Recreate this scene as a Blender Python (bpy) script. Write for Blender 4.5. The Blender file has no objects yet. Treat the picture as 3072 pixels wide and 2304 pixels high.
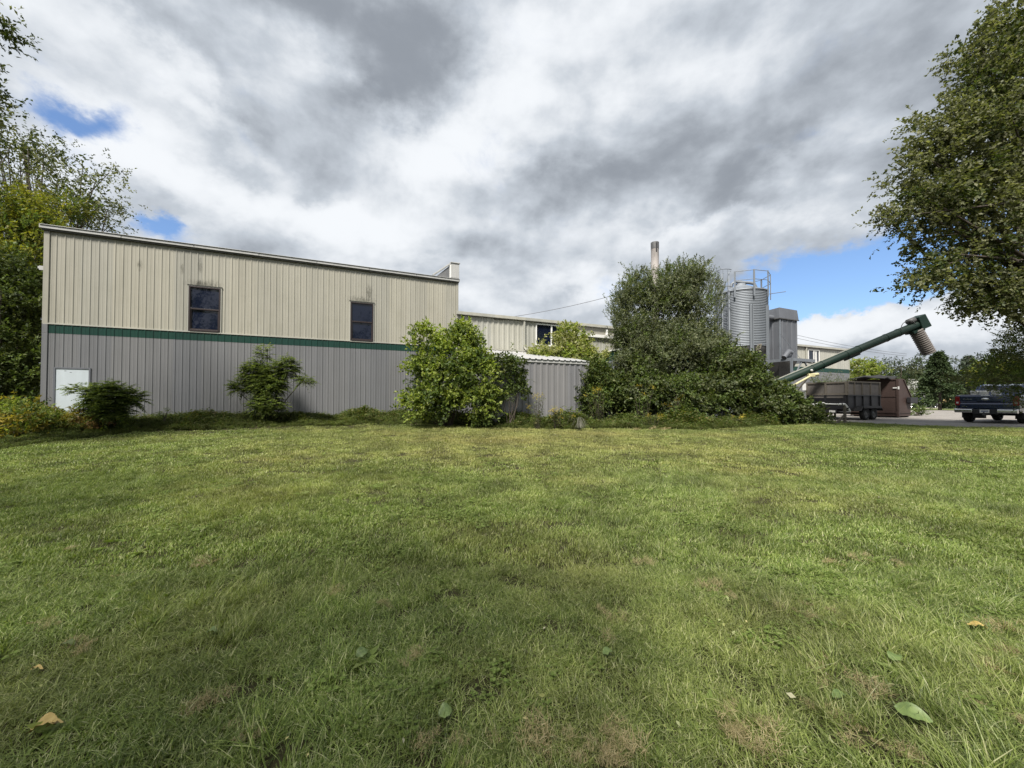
import bpy, bmesh, math, random
import numpy as np
from mathutils import Vector, Matrix, Euler
R = math.radians
scene = bpy.context.scene
COL = scene.collection

# ------------------------------------------------------------------ camera
F = 1154.0                      # focal length in photograph pixels (3072 wide)
PITCH = R(1.1)
EYE = 1.5
HZ = 1200.0                     # horizon row in the photograph
shift_px = HZ - 1152 - F*math.tan(PITCH)
cam_d = bpy.data.cameras.new('camera'); cam = bpy.data.objects.new('camera', cam_d); COL.objects.link(cam)
cam.location = (0, 0, EYE); cam.rotation_euler = (R(90)+PITCH, 0, 0)
cam_d.sensor_width = 36; cam_d.lens = 36*F/3072; cam_d.shift_y = shift_px/3072
cam_d.clip_start = 0.05; cam_d.clip_end = 3000
scene.camera = cam

def ray(px, py):
    u = (px-1536)/F; v = -(py-(1152+shift_px))/F
    return Vector((u, math.cos(PITCH)-v*math.sin(PITCH), math.sin(PITCH)+v*math.cos(PITCH)))
def at(px, py, Y):              # point on the sight line of a photograph pixel at depth Y
    r = ray(px, py); r = r*(Y/r.y); return Vector((r.x, r.y, r.z+EYE))

# ------------------------------------------------------------------ exposure, sun
scene.view_settings.view_transform = 'Standard'; scene.view_settings.look = 'None'
scene.view_settings.exposure = 1.2; scene.view_settings.gamma = 1
SUN_EL, SUN_AZ = R(53), math.atan2(-0.34, -0.94)      # azimuth as atan2(x, y): behind and left of the camera
sd = Vector((math.sin(SUN_AZ)*math.cos(SUN_EL), math.cos(SUN_AZ)*math.cos(SUN_EL), math.sin(SUN_EL)))
sl = bpy.data.lights.new('sun', 'SUN'); sl.energy = 3.4; sl.angle = R(12); sl.color = (1.0, .95, .87)
so = bpy.data.objects.new('sun', sl); COL.objects.link(so); so.rotation_euler = (-sd).to_track_quat('-Z', 'Y').to_euler()

# ------------------------------------------------------------------ world: sky with broken cloud
world = bpy.data.worlds.new('World'); scene.world = world; world.use_nodes = True
wt = world.node_tree; wt.nodes.clear()
def wn(t, **kw):
    n = wt.nodes.new(t)
    for k, v in kw.items(): setattr(n, k, v)
    return n
def wl(a, b): wt.links.new(a, b)
def wmath(op, a, b=None, c=None, clamp=False):
    n = wn('ShaderNodeMath', operation=op, use_clamp=clamp)
    for i, x in enumerate((a, b, c)):
        if x is None: continue
        if isinstance(x, (int, float)): n.inputs[i].default_value = x
        else: wl(x, n.inputs[i])
    return n.outputs[0]
tc = wn('ShaderNodeTexCoord'); D = tc.outputs['Generated']
sky = wn('ShaderNodeTexSky', sky_type='NISHITA', sun_disc=False, sun_elevation=SUN_EL, sun_rotation=SUN_AZ, air_density=1.0, dust_density=1.0, ozone_density=3.0)
sep = wn('ShaderNodeSeparateXYZ'); wl(D, sep.inputs[0])
zz = wmath('ADD', wmath('MAXIMUM', sep.outputs[2], 0.0), 0.5)
cmb = wn('ShaderNodeCombineXYZ')
wl(wmath('DIVIDE', sep.outputs[0], zz), cmb.inputs[0]); wl(wmath('DIVIDE', sep.outputs[1], zz), cmb.inputs[1])
P = cmb.outputs[0]
def noise(vec, scale, detail, rough=.55, dist=0.0, w=None):
    n = wn('ShaderNodeTexNoise'); wl(vec, n.inputs['Vector'])
    n.inputs['Scale'].default_value = scale; n.inputs['Detail'].default_value = detail
    n.inputs['Roughness'].default_value = rough; n.inputs['Distortion'].default_value = dist
    return n
dm = wn('ShaderNodeMapping'); dm.inputs['Scale'].default_value = (1, 1, 1.5); wl(D, dm.inputs[0]); D2 = dm.outputs[0]
def warped(amount, scale, detail):
    n = noise(D2, scale, detail, .62)
    s = wn('ShaderNodeVectorMath', operation='SUBTRACT'); wl(n.outputs['Color'], s.inputs[0]); s.inputs[1].default_value = (.5, .5, .5)
    m = wn('ShaderNodeVectorMath', operation='MULTIPLY_ADD'); wl(s.outputs[0], m.inputs[0]); m.inputs[1].default_value = (amount,)*3; wl(D, m.inputs[2])
    return m.outputs[0]
W1 = warped(.26, 3.4, 9)
W2 = warped(.16, 6.5, 9)
def blobs(vec, lst, base):
    cur = base
    for (px, py, rx, ry, amp, rot) in lst:
        r = ray(px, py); L = r.length; c = r.normalized()
        yaw = math.atan2(-c.x, c.y); pit = math.asin(c.z)
        e = (Matrix.Rotation(yaw, 3, 'Z') @ Matrix.Rotation(pit, 3, 'X') @ Matrix.Rotation(-R(rot), 3, 'Y')).to_euler()
        mp = wn('ShaderNodeMapping', vector_type='TEXTURE')
        mp.inputs['Location'].default_value = c; mp.inputs['Rotation'].default_value = e
        mp.inputs['Scale'].default_value = (rx/F/L*1.25, 1.0, ry/F/L*1.25); wl(vec, mp.inputs[0])
        g = wn('ShaderNodeTexGradient', gradient_type='SPHERICAL'); wl(mp.outputs[0], g.inputs[0])
        sm = wn('ShaderNodeMapRange', interpolation_type='SMOOTHSTEP'); wl(g.outputs['Fac'], sm.inputs[0])
        sm.inputs['To Max'].default_value = amp
        cur = wmath('ADD', cur, sm.outputs[0])
    return cur
def shifted(dx, dz, base=None):
    m = wn('ShaderNodeVectorMath', operation='ADD'); wl(base or D, m.inputs[0]); m.inputs[1].default_value = (dx, 0, dz); return m.outputs[0]
fb = noise(D2, 1.9, 10, .52, .25); fbs = noise(shifted(-.03, .09, D2), 1.9, 10, .52, .25)
fb2 = noise(D2, 5.5, 10, .60, .4)
fb3 = noise(D2, 4.2, 9, .52, .15); fb3s = noise(shifted(-.015, .045, D2), 4.2, 9, .52, .15)
b0 = wmath('MULTIPLY_ADD', wmath('SUBTRACT', fb.outputs['Fac'], .5), .42, .52)
b0 = wmath('MULTIPLY_ADD', wmath('SUBTRACT', fbs.outputs['Fac'], fb.outputs['Fac']), -1.3, b0)
b0 = wmath('MULTIPLY_ADD', wmath('SUBTRACT', fb3s.outputs['Fac'], fb3.outputs['Fac']), -.9, b0)
b0 = wmath('MULTIPLY_ADD', wmath('SUBTRACT', fb2.outputs['Fac'], .5), .22, b0)
BRI = [  # px, py, rx, ry, amp, rot
 (1030, 40, 600, 230, -.34, -12), (1300, 170, 330, 180, -.16, 20), (760, -40, 420, 160, -.12, 0),
 (1620, 560, 380, 110, -.26, 0), (2130, 570, 330, 120, -.24, -5), (2300, 330, 520, 230, -.05, 0), (2500, 150, 420, 220, -.14, -20), (2150, 400, 500, 120, -.10, 0),
 (1450, 770, 300, 60, -.15, 0), (2150, 760, 420, 90, -.14, 0), (760, 560, 130, 260, -.08, 30), (2050, 330, 160, 260, -.10, 10),
 (560, 590, 220, 80, -.10, 0), (560, 190, 330, 60, -.10, -30), (1700, 900, 220, 40, -.10, 0), (1080, 720, 240, 40, -.10, -8),
 (1490, 330, 210, 260, .24, 0), (1740, 90, 300, 180, .18, 0), (1270, 430, 330, 110, .20, -15), (430, 430, 240, 120, .22, -10),
 (830, 640, 240, 80, .18, -15), (1770, 850, 140, 90, .28, 0), (2350, 510, 120, 60, .22, 20), (2560, 560, 260, 110, .16, 0), (1000, 650, 260, 50, .16, -12),
 (2440, 1000, 210, 90, .45, 0), (2880, 950, 320, 90, .30, 0), (230, 60, 260, 150, .12, -30), (640, 330, 380, 50, .14, -35), (2150, 660, 300, 30, .12, 0),
 (1050, 700, 320, 60, .10, -10), (2000, 160, 300, 120, .10, 0), (1150, 870, 500, 60, .10, -5)]
b1 = blobs(W1, BRI, b0)
b1 = wmath('SMOOTH_MIN', b1, .76, .22); b1 = wmath('SMOOTH_MAX', b1, .22, .15)
HOLE = [(235, 335, 150, 70, .95, -8), (330, 300, 80, 60, .35, 0), (110, 140, 120, 70, .45, 0), (462, 662, 60, 45, 1.0, 0), (530, 720, 110, 50, .42, 0), (740, 430, 110, 35, .42, -50),
        (2560, 840, 400, 170, 1.6, 12), (2400, 900, 240, 140, 1.0, 0), (2720, 760, 200, 110, .8, 0), (1850, 890, 120, 110, .55, 0),
        (-500, 300, 500, 300, .8, 0), (3400, 500, 500, 300, .7, 0),
        (2440, 1010, 210, 95, -1.6, 0), (2840, 985, 330, 90, -1.3, 0), (2700, 790, 80, 45, -.6, 0), (2950, 600, 160, 160, -.4, 0)]
h0 = wmath('MULTIPLY', wmath('SUBTRACT', fb2.outputs['Fac'], .5), 1.9)
h1 = blobs(W2, HOLE, h0)
hole = wn('ShaderNodeMapRange', interpolation_type='SMOOTHSTEP'); wl(h1, hole.inputs[0])
hole.inputs['From Min'].default_value = .18; hole.inputs['From Max'].default_value = 1.0
# cloud colour from brightness
cr = wn('ShaderNodeValToRGB'); wl(b1, cr.inputs[0]); e = cr.color_ramp.elements
e[0].position = .15; e[0].color = (.17, .19, .22, 1); e[1].position = 1.0; e[1].color = (.90, .91, .92, 1)
x = e.new(.5); x.color = (.42, .455, .50, 1)
clo = wn('ShaderNodeVectorMath', operation='SCALE'); wl(cr.outputs[0], clo.inputs[0]); clo.inputs['Scale'].default_value = 6.0
sks = wn('ShaderNodeVectorMath', operation='MULTIPLY'); wl(sky.outputs[0], sks.inputs[0]); sks.inputs[1].default_value = (.70, .76, .84)
mx = wn('ShaderNodeMix', data_type='RGBA'); wl(hole.outputs[0], mx.inputs['Factor']); wl(clo.outputs[0], mx.inputs['A']); wl(sks.outputs[0], mx.inputs['B'])
bg = wn('ShaderNodeBackground'); bg.inputs['Strength'].default_value = 0.1; wl(mx.outputs['Result'], bg.inputs['Color'])
wo = wn('ShaderNodeOutputWorld'); wl(bg.outputs[0], wo.inputs[0])
world.cycles.sampling_method = 'MANUAL'; world.cycles.sample_map_resolution = 512
scene.cycles.max_bounces = 6; scene.cycles.diffuse_bounces = 3; scene.cycles.glossy_bounces = 3; scene.cycles.transmission_bounces = 4
scene.cycles.transparent_max_bounces = 4; scene.cycles.caustics_reflective = False; scene.cycles.caustics_refractive = False

# ------------------------------------------------------------------ helpers
def tag(o, label=None, cat=None, group=None, kind=None):
    if label: o['label'] = label
    if cat: o['category'] = cat
    if group: o['group'] = group
    if kind: o['kind'] = kind
    return o
def empty(name, loc=(0, 0, 0), rz=0.0, label=None, cat=None, group=None):
    o = bpy.data.objects.new(name, None); COL.objects.link(o); o.location = loc; o.rotation_euler = (0, 0, rz)
    o.empty_display_size = .2
    return tag(o, label, cat, group)
class MB:
    def __init__(s): s.v = []; s.f = []; s.sm = []
    def add(s, vs, fs, smooth=False):
        b = len(s.v); s.v += [tuple(p) for p in vs]
        for f in fs: s.f.append(tuple(b+i for i in f)); s.sm.append(smooth)
        return s
    def box(s, x0, x1, y0, y1, z0, z1):
        vs = [(x0,y0,z0),(x1,y0,z0),(x1,y1,z0),(x0,y1,z0),(x0,y0,z1),(x1,y0,z1),(x1,y1,z1),(x0,y1,z1)]
        return s.add(vs, [(3,2,1,0),(4,5,6,7),(0,1,5,4),(1,2,6,5),(2,3,7,6),(3,0,4,7)])
    def bar(s, a, b, w, h=None, up=(0, 0, 1)):
        a, b = Vector(a), Vector(b); h = h or w; d = (b-a).normalized(); up = Vector(up)
        if abs(d.dot(up)) > .98: up = Vector((0, 1, 0))
        r = d.cross(up).normalized(); u = r.cross(d)
        vs = []
        for p in (a, b):
            for (i, j) in ((-1,-1),(1,-1),(1,1),(-1,1)): vs.append(p + r*(w/2*i) + u*(h/2*j))
        return s.add(vs, [(3,2,1,0),(4,5,6,7),(0,1,5,4),(1,2,6,5),(2,3,7,6),(3,0,4,7)])
    def tube(s, pts, rad, n=10, caps=True, smooth=True):
        pts = [Vector(p) for p in pts]; rad = rad if isinstance(rad, (list, tuple)) else [rad]*len(pts)
        vs = []; fs = []; ref = None
        for i, p in enumerate(pts):
            d = (pts[min(i+1, len(pts)-1)] - pts[max(i-1, 0)]).normalized()
            if ref is None: ref = Vector((0, 0, 1)) if abs(d.z) < .9 else Vector((1, 0, 0))
            r = d.cross(ref).normalized(); u = r.cross(d); ref = u
            for k in range(n):
                a = 2*math.pi*k/n; vs.append(p + (r*math.cos(a)+u*math.sin(a))*rad[i])
        for i in range(len(pts)-1):
            for k in range(n):
                k2 = (k+1) % n; fs.append((i*n+k, i*n+k2, (i+1)*n+k2, (i+1)*n+k))
        s.add(vs, fs, smooth)
        if caps:
            s.add(vs[:n], [tuple(range(n))]); s.add(vs[-n:], [tuple(range(n-1, -1, -1))])
        return s
    def lathe(s, prof, n=32, c=(0, 0, 0), smooth=True, axis=None):
        c = Vector(c); vs = []; fs = []
        M3 = Matrix.Identity(3) if axis is None else Vector((0, 0, 1)).rotation_difference(Vector(axis)).to_matrix()
        for (r, z) in prof:
            for k in range(n):
                a = 2*math.pi*k/n; vs.append(c + M3 @ Vector((r*math.cos(a), r*math.sin(a), z)))
        for i in range(len(prof)-1):
            for k in range(n):
                k2 = (k+1) % n; fs.append((i*n+k, i*n+k2, (i+1)*n+k2, (i+1)*n+k))
        return s.add(vs, fs, smooth)
    def prism(s, poly, y0, y1):     # polygon in x,z extruded in y
        n = len(poly); vs = [(x, y0, z) for x, z in poly] + [(x, y1, z) for x, z in poly]
        fs = [tuple(range(n-1, -1, -1)), tuple(range(n, 2*n))] + [(i, (i+1) % n, n+(i+1) % n, n+i) for i in range(n)]
        return s.add(vs, fs)
    def build(s, name, mat, parent=None, bevel=0, loc=None, seg=2):
        me = bpy.data.meshes.new(name); me.from_pydata(s.v, [], s.f); me.update()
        me.polygons.foreach_set('use_smooth', s.sm)
        o = bpy.data.objects.new(name, me); COL.objects.link(o)
        if mat: me.materials.append(mat)
        if parent: o.parent = parent
        if loc: o.location = loc
        if bevel:
            m = o.modifiers.new('bevel', 'BEVEL'); m.width = bevel; m.segments = seg; m.limit_method = 'ANGLE'; m.angle_limit = R(35)
        return o

# ------------------------------------------------------------------ materials
class NT:
    def __init__(s, name):
        s.m = bpy.data.materials.new(name); s.m.use_nodes = True; s.t = s.m.node_tree
        s.p = s.t.nodes['Principled BSDF']; s.out = s.t.nodes['Material Output']
    def n(s, t, **kw):
        n = s.t.nodes.new(t)
        for k, v in kw.items(): setattr(n, k, v)
        return n
    def l(s, a, b): s.t.links.new(a, b)
    def val(s, inp, x):
        if hasattr(x, 'is_output') or isinstance(x, bpy.types.NodeSocket): s.l(x, inp)
        else: inp.default_value = x
    def noise(s, scale=5, detail=4, rough=.5, vec=None, dist=0):
        n = s.n('ShaderNodeTexNoise'); n.inputs['Scale'].default_value = scale; n.inputs['Detail'].default_value = detail
        n.inputs['Roughness'].default_value = rough; n.inputs['Distortion'].default_value = dist
        if vec is not None: s.l(vec, n.inputs['Vector'])
        return n.outputs['Fac']
    def pos(s, scale=(1, 1, 1)):
        g = s.n('ShaderNodeNewGeometry'); m = s.n('ShaderNodeMapping'); m.inputs['Scale'].default_value = scale
        s.l(g.outputs['Position'], m.inputs[0]); return m.outputs[0]
    def obj(s, scale=(1, 1, 1)):
        g = s.n('ShaderNodeTexCoord'); m = s.n('ShaderNodeMapping'); m.inputs['Scale'].default_value = scale
        s.l(g.outputs['Object'], m.inputs[0]); return m.outputs[0]
    def ramp(s, fac, stops):
        r = s.n('ShaderNodeValToRGB'); s.l(fac, r.inputs[0]); e = r.color_ramp.elements
        while len(e) > 1: e.remove(e[-1])
        e[0].position = stops[0][0]; e[0].color = tuple(stops[0][1])+(1,) if len(stops[0][1]) == 3 else stops[0][1]
        for p, c in stops[1:]:
            x = e.new(p); x.color = tuple(c)+(1,)
        return r.outputs[0]
    def mix(s, f, a, b, mode='MIX'):
        m = s.n('ShaderNodeMix', data_type='RGBA', blend_type=mode); s.val(m.inputs['Factor'], f)
        for k, x in (('A', a), ('B', b)):
            if isinstance(x, tuple): m.inputs[k].default_value = x if len(x) == 4 else x+(1,)
            else: s.l(x, m.inputs[k])
        return m.outputs['Result']
    def math(s, op, a, b=0.0, clamp=False):
        m = s.n('ShaderNodeMath', operation=op, use_clamp=clamp); s.val(m.inputs[0], a); s.val(m.inputs[1], b); return m.outputs[0]
    def bump(s, h, strength=.3, dist=.02):
        b = s.n('ShaderNodeBump'); b.inputs['Strength'].default_value = strength; b.inputs['Distance'].default_value = dist
        s.l(h, b.inputs['Height']); s.l(b.outputs[0], s.p.inputs['Normal'])
    def set(s, **kw):
        for k, v in kw.items():
            k = k.replace('_', ' ')
            inp = s.p.inputs[k]
            if isinstance(v, tuple) and len(v) == 3: v = v+(1,)
            s.val(inp, v)
        return s.m
def painted(name, col, dirt=(.12, .11, .09), amount=.35, rough=.5, metal=0.0, streak=True, spec=.4, scale=1.0, stains=()):
    t = NT(name)
    st = t.noise(1.0, 5, .6, t.pos((6*scale, 6*scale, .5*scale)) if streak else t.pos((3, 3, 3)))
    bl = t.noise(1.3*scale, 6, .6, t.pos())
    f = t.math('MULTIPLY', t.math('MULTIPLY', st, bl), 1.0)
    f = t.n('ShaderNodeMapRange'); t.l(t.math('MULTIPLY', st, bl), f.inputs[0]); f.inputs['From Min'].default_value = .22; f.inputs['From Max'].default_value = .5
    f.inputs['To Max'].default_value = amount
    c = t.mix(f.outputs[0], col, dirt)
    fine = t.noise(.7, 4, .5, t.pos((4, 4, .3)))
    c = t.mix(.5, c, t.ramp(fine, [(0.3, tuple(x*.82 for x in col)), (.7, tuple(min(1, x*1.12) for x in col))]))
    if name.endswith('_metal') or name == 'cream_trim':     # separate sheets differ a little in tone
        sx = t.n('ShaderNodeSeparateXYZ'); t.l(t.obj(), sx.inputs[0]); fl_ = t.math('FLOOR', t.math('DIVIDE', t.math('ADD', sx.outputs[0], sx.outputs[1]), .914))
        wv = t.n('ShaderNodeTexWhiteNoise', noise_dimensions='1D'); t.l(fl_, wv.inputs['W']); c = t.mix(1.0, c, t.ramp(wv.outputs['Value'], [(0, (.91, .92, .94)), (1, (1.06, 1.05, 1.03))]), 'MULTIPLY')
        # rust-stained screw heads in rows
        vz = t.n('ShaderNodeTexVoronoi'); vz.inputs['Scale'].default_value = 1; vz.inputs['Randomness'].default_value = .12; t.l(t.obj((4.37, 4.37, 1.25)), vz.inputs[0])
        c = t.mix(t.ramp(vz.outputs['Distance'], [(0.0, (.55,)*3), (.045, (0,)*3)]), c, dirt)
    for (sx_, sz_, rx_, rz_) in stains:
        mp = t.n('ShaderNodeMapping', vector_type='TEXTURE'); tc_ = t.n('ShaderNodeTexCoord'); t.l(tc_.outputs['Object'], mp.inputs[0]); mp.inputs['Location'].default_value = (sx_, 0, sz_); mp.inputs['Scale'].default_value = (rx_, 2, rz_)
        gr = t.n('ShaderNodeTexGradient', gradient_type='SPHERICAL'); t.l(mp.outputs[0], gr.inputs[0])
        nn_ = t.noise(9, 6, .7, t.obj((1.6, 1, .6))); ff = t.math('MULTIPLY', gr.outputs['Fac'], t.math('SUBTRACT', nn_, .30)); c = t.mix(t.ramp(ff, [(.05, (0,)*3), (.2, (.6,)*3)]), c, (.045, .043, .03))
    t.set(Base_Color=c, Roughness=rough, Metallic=metal); t.p.inputs['Specular IOR Level'].default_value = spec
    return t.m
def plain(name, col, rough=.6, metal=0.0, var=.25, scale=8, bump=0):
    t = NT(name); n = t.noise(scale, 5, .6, t.pos())
    c = t.ramp(n, [(.25, tuple(x*(1-var) for x in col)), (.75, tuple(min(1, x*(1+var)) for x in col))])
    t.set(Base_Color=c, Roughness=rough, Metallic=metal)
    if bump: t.bump(n, bump, .01)
    return t.m
def leafmat(name, cols, trans=.35, rough=.55, var=.35, vs=1.2):
    t = NT(name); g = t.n('ShaderNodeNewGeometry')
    c = t.ramp(g.outputs['Random Per Island'], [(i/(len(cols)-1), k) for i, k in enumerate(cols)])
    n = t.noise(vs, 3, .5, t.pos())
    k = t.ramp(n, [(.3, (1-var,)*3), (.7, (1+var*.6,)*3)])
    c = t.mix(1.0, c, k, 'MULTIPLY')
    t.set(Base_Color=c, Roughness=rough); t.p.inputs['Specular IOR Level'].default_value = .25
    tr = t.n('ShaderNodeBsdfTranslucent'); c2 = t.mix(1.0, c, (1.5, 1.6, .7, 1), 'MULTIPLY'); t.l(c2, tr.inputs[0])
    m = t.n('ShaderNodeMixShader'); m.inputs[0].default_value = trans; t.l(t.p.outputs[0], m.inputs[1]); t.l(tr.outputs[0], m.inputs[2])
    t.l(m.outputs[0], t.out.inputs[0]); return t.m
M = {}
M['beige'] = painted('beige_metal', (.335, .322, .272), (.17, .165, .12), .5, .45)
M['grey'] = painted('grey_metal', (.155, .157, .163), (.09, .09, .09), .4, .42)
M['shedgrey'] = painted('shed_grey_metal', (.19, .188, .192), (.10, .10, .10), .4, .38)
M['green'] = painted('green_metal', (.008, .040, .030), (.012, .03, .025), .4, .4)
M['trim'] = painted('white_trim', (.42, .42, .41), (.15, .14, .12), .6, .5)
M['dark_trim_and_shade'] = plain('dark_trim_and_shade', (.07, .068, .06), .7)
M['cream'] = painted('cream_trim', (.38, .375, .33), (.2, .19, .15), .4, .5)
M['roof'] = painted('roof_metal', (.36, .36, .36), (.2, .19, .17), .6, .4)
M['door'] = painted('door_white', (.46, .51, .54), (.28, .31, .31), .5, .5)
M['frame'] = plain('bronze_frame', (.022, .014, .014), .45)
M['white'] = plain('white_paint', (.75, .75, .73), .5, var=.1)
M['galv'] = painted('galvanised', (.20, .22, .245), (.11, .12, .13), .6, .55, .25)
M['galvdark'] = painted('galvanised_dark', (.13, .138, .155), (.055, .055, .06), .9, .55, .15)
M['cone'] = plain('hopper_steel', (.10, .10, .10), .6, .3)
M['stack'] = painted('stack_steel', (.36, .33, .31), (.06, .05, .045), 1.0, .6, scale=1.4)
M['augergreen'] = painted('auger_green', (.005, .020, .013), (.015, .022, .016), .5, .5, streak=False)
M['black'] = plain('black_steel', (.016, .016, .018), .5)
M['rubber'] = plain('rubber', (.016, .016, .016), .85)
M['plywood'] = painted('weathered_plywood', (.13, .118, .108), (.04, .035, .03), .9, .85)
M['brown'] = painted('dumpster_brown', (.052, .033, .028), (.02, .015, .013), .7, .6)
M['wood'] = painted('raw_wood', (.13, .115, .095), (.06, .05, .04), .7, .85)
M['yellowpost'] = plain('pale_yellow_pipe', (.5, .46, .27), .5)
M['spout'] = painted('ribbed_hose', (.165, .145, .132), (.06, .05, .045), .8, .6, streak=False)
M['plastic'] = plain('white_plastic', (.62, .62, .60), .4, var=.08)
t = NT('truck_blue'); t.set(Base_Color=(.010, .020, .062), Roughness=.22, Metallic=.35); t.p.inputs['Coat Weight'].default_value = .8; M['truck'] = t.m
t = NT('chrome'); t.set(Base_Color=(.62, .62, .62), Roughness=.18, Metallic=1.0); M['chrome'] = t.m
t = NT('tail_red'); t.set(Base_Color=(.22, .008, .01), Roughness=.2); M['red'] = t.m
t = NT('window_glass'); n = t.noise(2.2, 3, .5, t.pos()); t.set(Base_Color=(.006, .009, .022), Roughness=.03)  # blue of the reflected sky is tinted into the base colour
t.p.inputs['Specular IOR Level'].default_value = .5; t.p.inputs['IOR'].default_value = 1.52; t.bump(n, .05, .02); M['glass'] = t.m
M['bark'] = plain('bark', (.075, .06, .048), .9, var=.45, scale=6, bump=.6)
M['barkgrey'] = plain('bark_grey', (.13, .12, .105), .9, var=.4, scale=6, bump=.6)
M['lf_tree'] = leafmat('leaf_broad', [(.095, .105, .052), (.14, .15, .075), (.21, .21, .115)])
M['lf_dark'] = leafmat('leaf_dark', [(0.036, 0.055, 0.016), (0.058, 0.078, 0.023), (0.098, 0.111, 0.029)], .3)
M['lf_autumn'] = leafmat('leaf_olive', [(0.091, 0.117, 0.023), (0.169, 0.182, 0.026), (0.260, 0.234, 0.039)], .4)
M['lf_lime'] = leafmat('leaf_lime', [(0.130, 0.182, 0.033), (0.208, 0.260, 0.052), (0.299, 0.325, 0.091)], .4)
M['lf_mid'] = leafmat('leaf_mid', [(0.058, 0.094, 0.026), (0.098, 0.137, 0.039), (0.156, 0.195, 0.058)], .35)
M['lf_willow'] = leafmat('leaf_willow', [(.075, .095, .050), (.12, .14, .075), (.20, .21, .12)], .3)
M['lf_pale'] = leafmat('leaf_pale', [(.20, .23, .08), (.28, .29, .12), (.42, .40, .22)], .4)
M['lf_yellow'] = leafmat('leaf_yellow', [(.09, .11, .025), (.22, .18, .03), (.32, .25, .045)], .4)
M['lf_rust'] = leafmat('leaf_rust', [(.10, .075, .03), (.20, .12, .045), (.24, .17, .06)], .3)
M['lf_spruce'] = leafmat('needle_spruce', [(0.026, 0.047, 0.018), (0.047, 0.072, 0.029), (0.072, 0.101, 0.042)], .15, .7)
M['lf_blue'] = leafmat('needle_blue', [(0.058, 0.081, 0.058), (0.085, 0.107, 0.075), (0.117, 0.137, 0.098)], .15, .7)
M['lf_pine'] = leafmat('needle_pine', [(0.046, 0.058, 0.029), (0.072, 0.085, 0.039), (0.098, 0.111, 0.052)], .15, .7)
M['flower'] = leafmat('goldenrod', [(.34, .26, .03), (.46, .36, .05)], .3)
M['straw'] = leafmat('straw', [(.24, .20, .10), (.36, .30, .16), (.46, .39, .23)], .25)

# grass blade materials: colour drifts over the lawn (growth and drought), random per blade
def grassmat(name, cols, dry=(.38, .35, .15), dryamt=.6):
    t = NT(name); g = t.n('ShaderNodeNewGeometry'); oi = t.n('ShaderNodeObjectInfo')
    c = t.ramp(t.math('FRACT', t.math('ADD', g.outputs['Random Per Island'], oi.outputs['Random'])), [(i/(len(cols)-1), k) for i, k in enumerate(cols)])
    n = t.noise(.30, 4, .55, t.pos((1, 1.4, 1))); f = t.ramp(n, [(.46, (0,)*3), (.72, (dryamt*.85,)*3)])
    # dry, sparse area in the middle of the lawn in front of the shed
    gp = t.n('ShaderNodeMapping', vector_type='TEXTURE'); t.l(g.outputs['Position'], gp.inputs[0])
    gp.inputs['Location'].default_value = (0.0, 12.0, 0.3); gp.inputs['Scale'].default_value = (9.5, 5.5, 6)
    gr = t.n('ShaderNodeTexGradient', gradient_type='SPHERICAL'); t.l(gp.outputs[0], gr.inputs[0])
    f2 = t.math('ADD', f, t.math('MULTIPLY', gr.outputs['Fac'], .62), clamp=True)
    c = t.mix(f2, c, dry); c = t.mix(1.0, c, t.ramp(oi.outputs['Random'], [(0, (.74, .75, .70)), (1, (1.3, 1.24, 1.2))]), 'MULTIPLY')
    n2 = t.noise(1.3, 3, .5, t.pos()); k = t.ramp(n2, [(.3, (.62,)*3), (.7, (1.25,)*3)]); c = t.mix(1.0, c, k, 'MULTIPLY')
    t.set(Base_Color=c, Roughness=.45); t.p.inputs['Specular IOR Level'].default_value = .3
    tr = t.n('ShaderNodeBsdfTranslucent'); c2 = t.mix(1.0, c, (1.4, 1.5, .7, 1), 'MULTIPLY'); t.l(c2, tr.inputs[0])
    m = t.n('ShaderNodeMixShader'); m.inputs[0].default_value = .35; t.l(t.p.outputs[0], m.inputs[1]); t.l(tr.outputs[0], m.inputs[2])
    t.l(m.outputs[0], t.out.inputs[0]); return t.m
M['grass'] = grassmat('grass_blades', [(.052, .086, .019), (.126, .182, .043), (.184, .250, .064), (.240, .305, .088), (.43, .44, .26)])
M['clover'] = leafmat('clover_leaf', [(.11, .165, .032), (.16, .22, .05), (.22, .26, .09)], .3) if True else leafmat('clover_leaf', [(0.098, 0.156, 0.033), (0.156, 0.215, 0.058), (0.208, 0.247, 0.091)], .3)
M['weed'] = leafmat('weed_leaf', [(0.039, 0.065, 0.016), (0.072, 0.104, 0.026), (0.111, 0.143, 0.039), (0.208, 0.169, 0.078)], .35, vs=2.2, var=.6)

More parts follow.
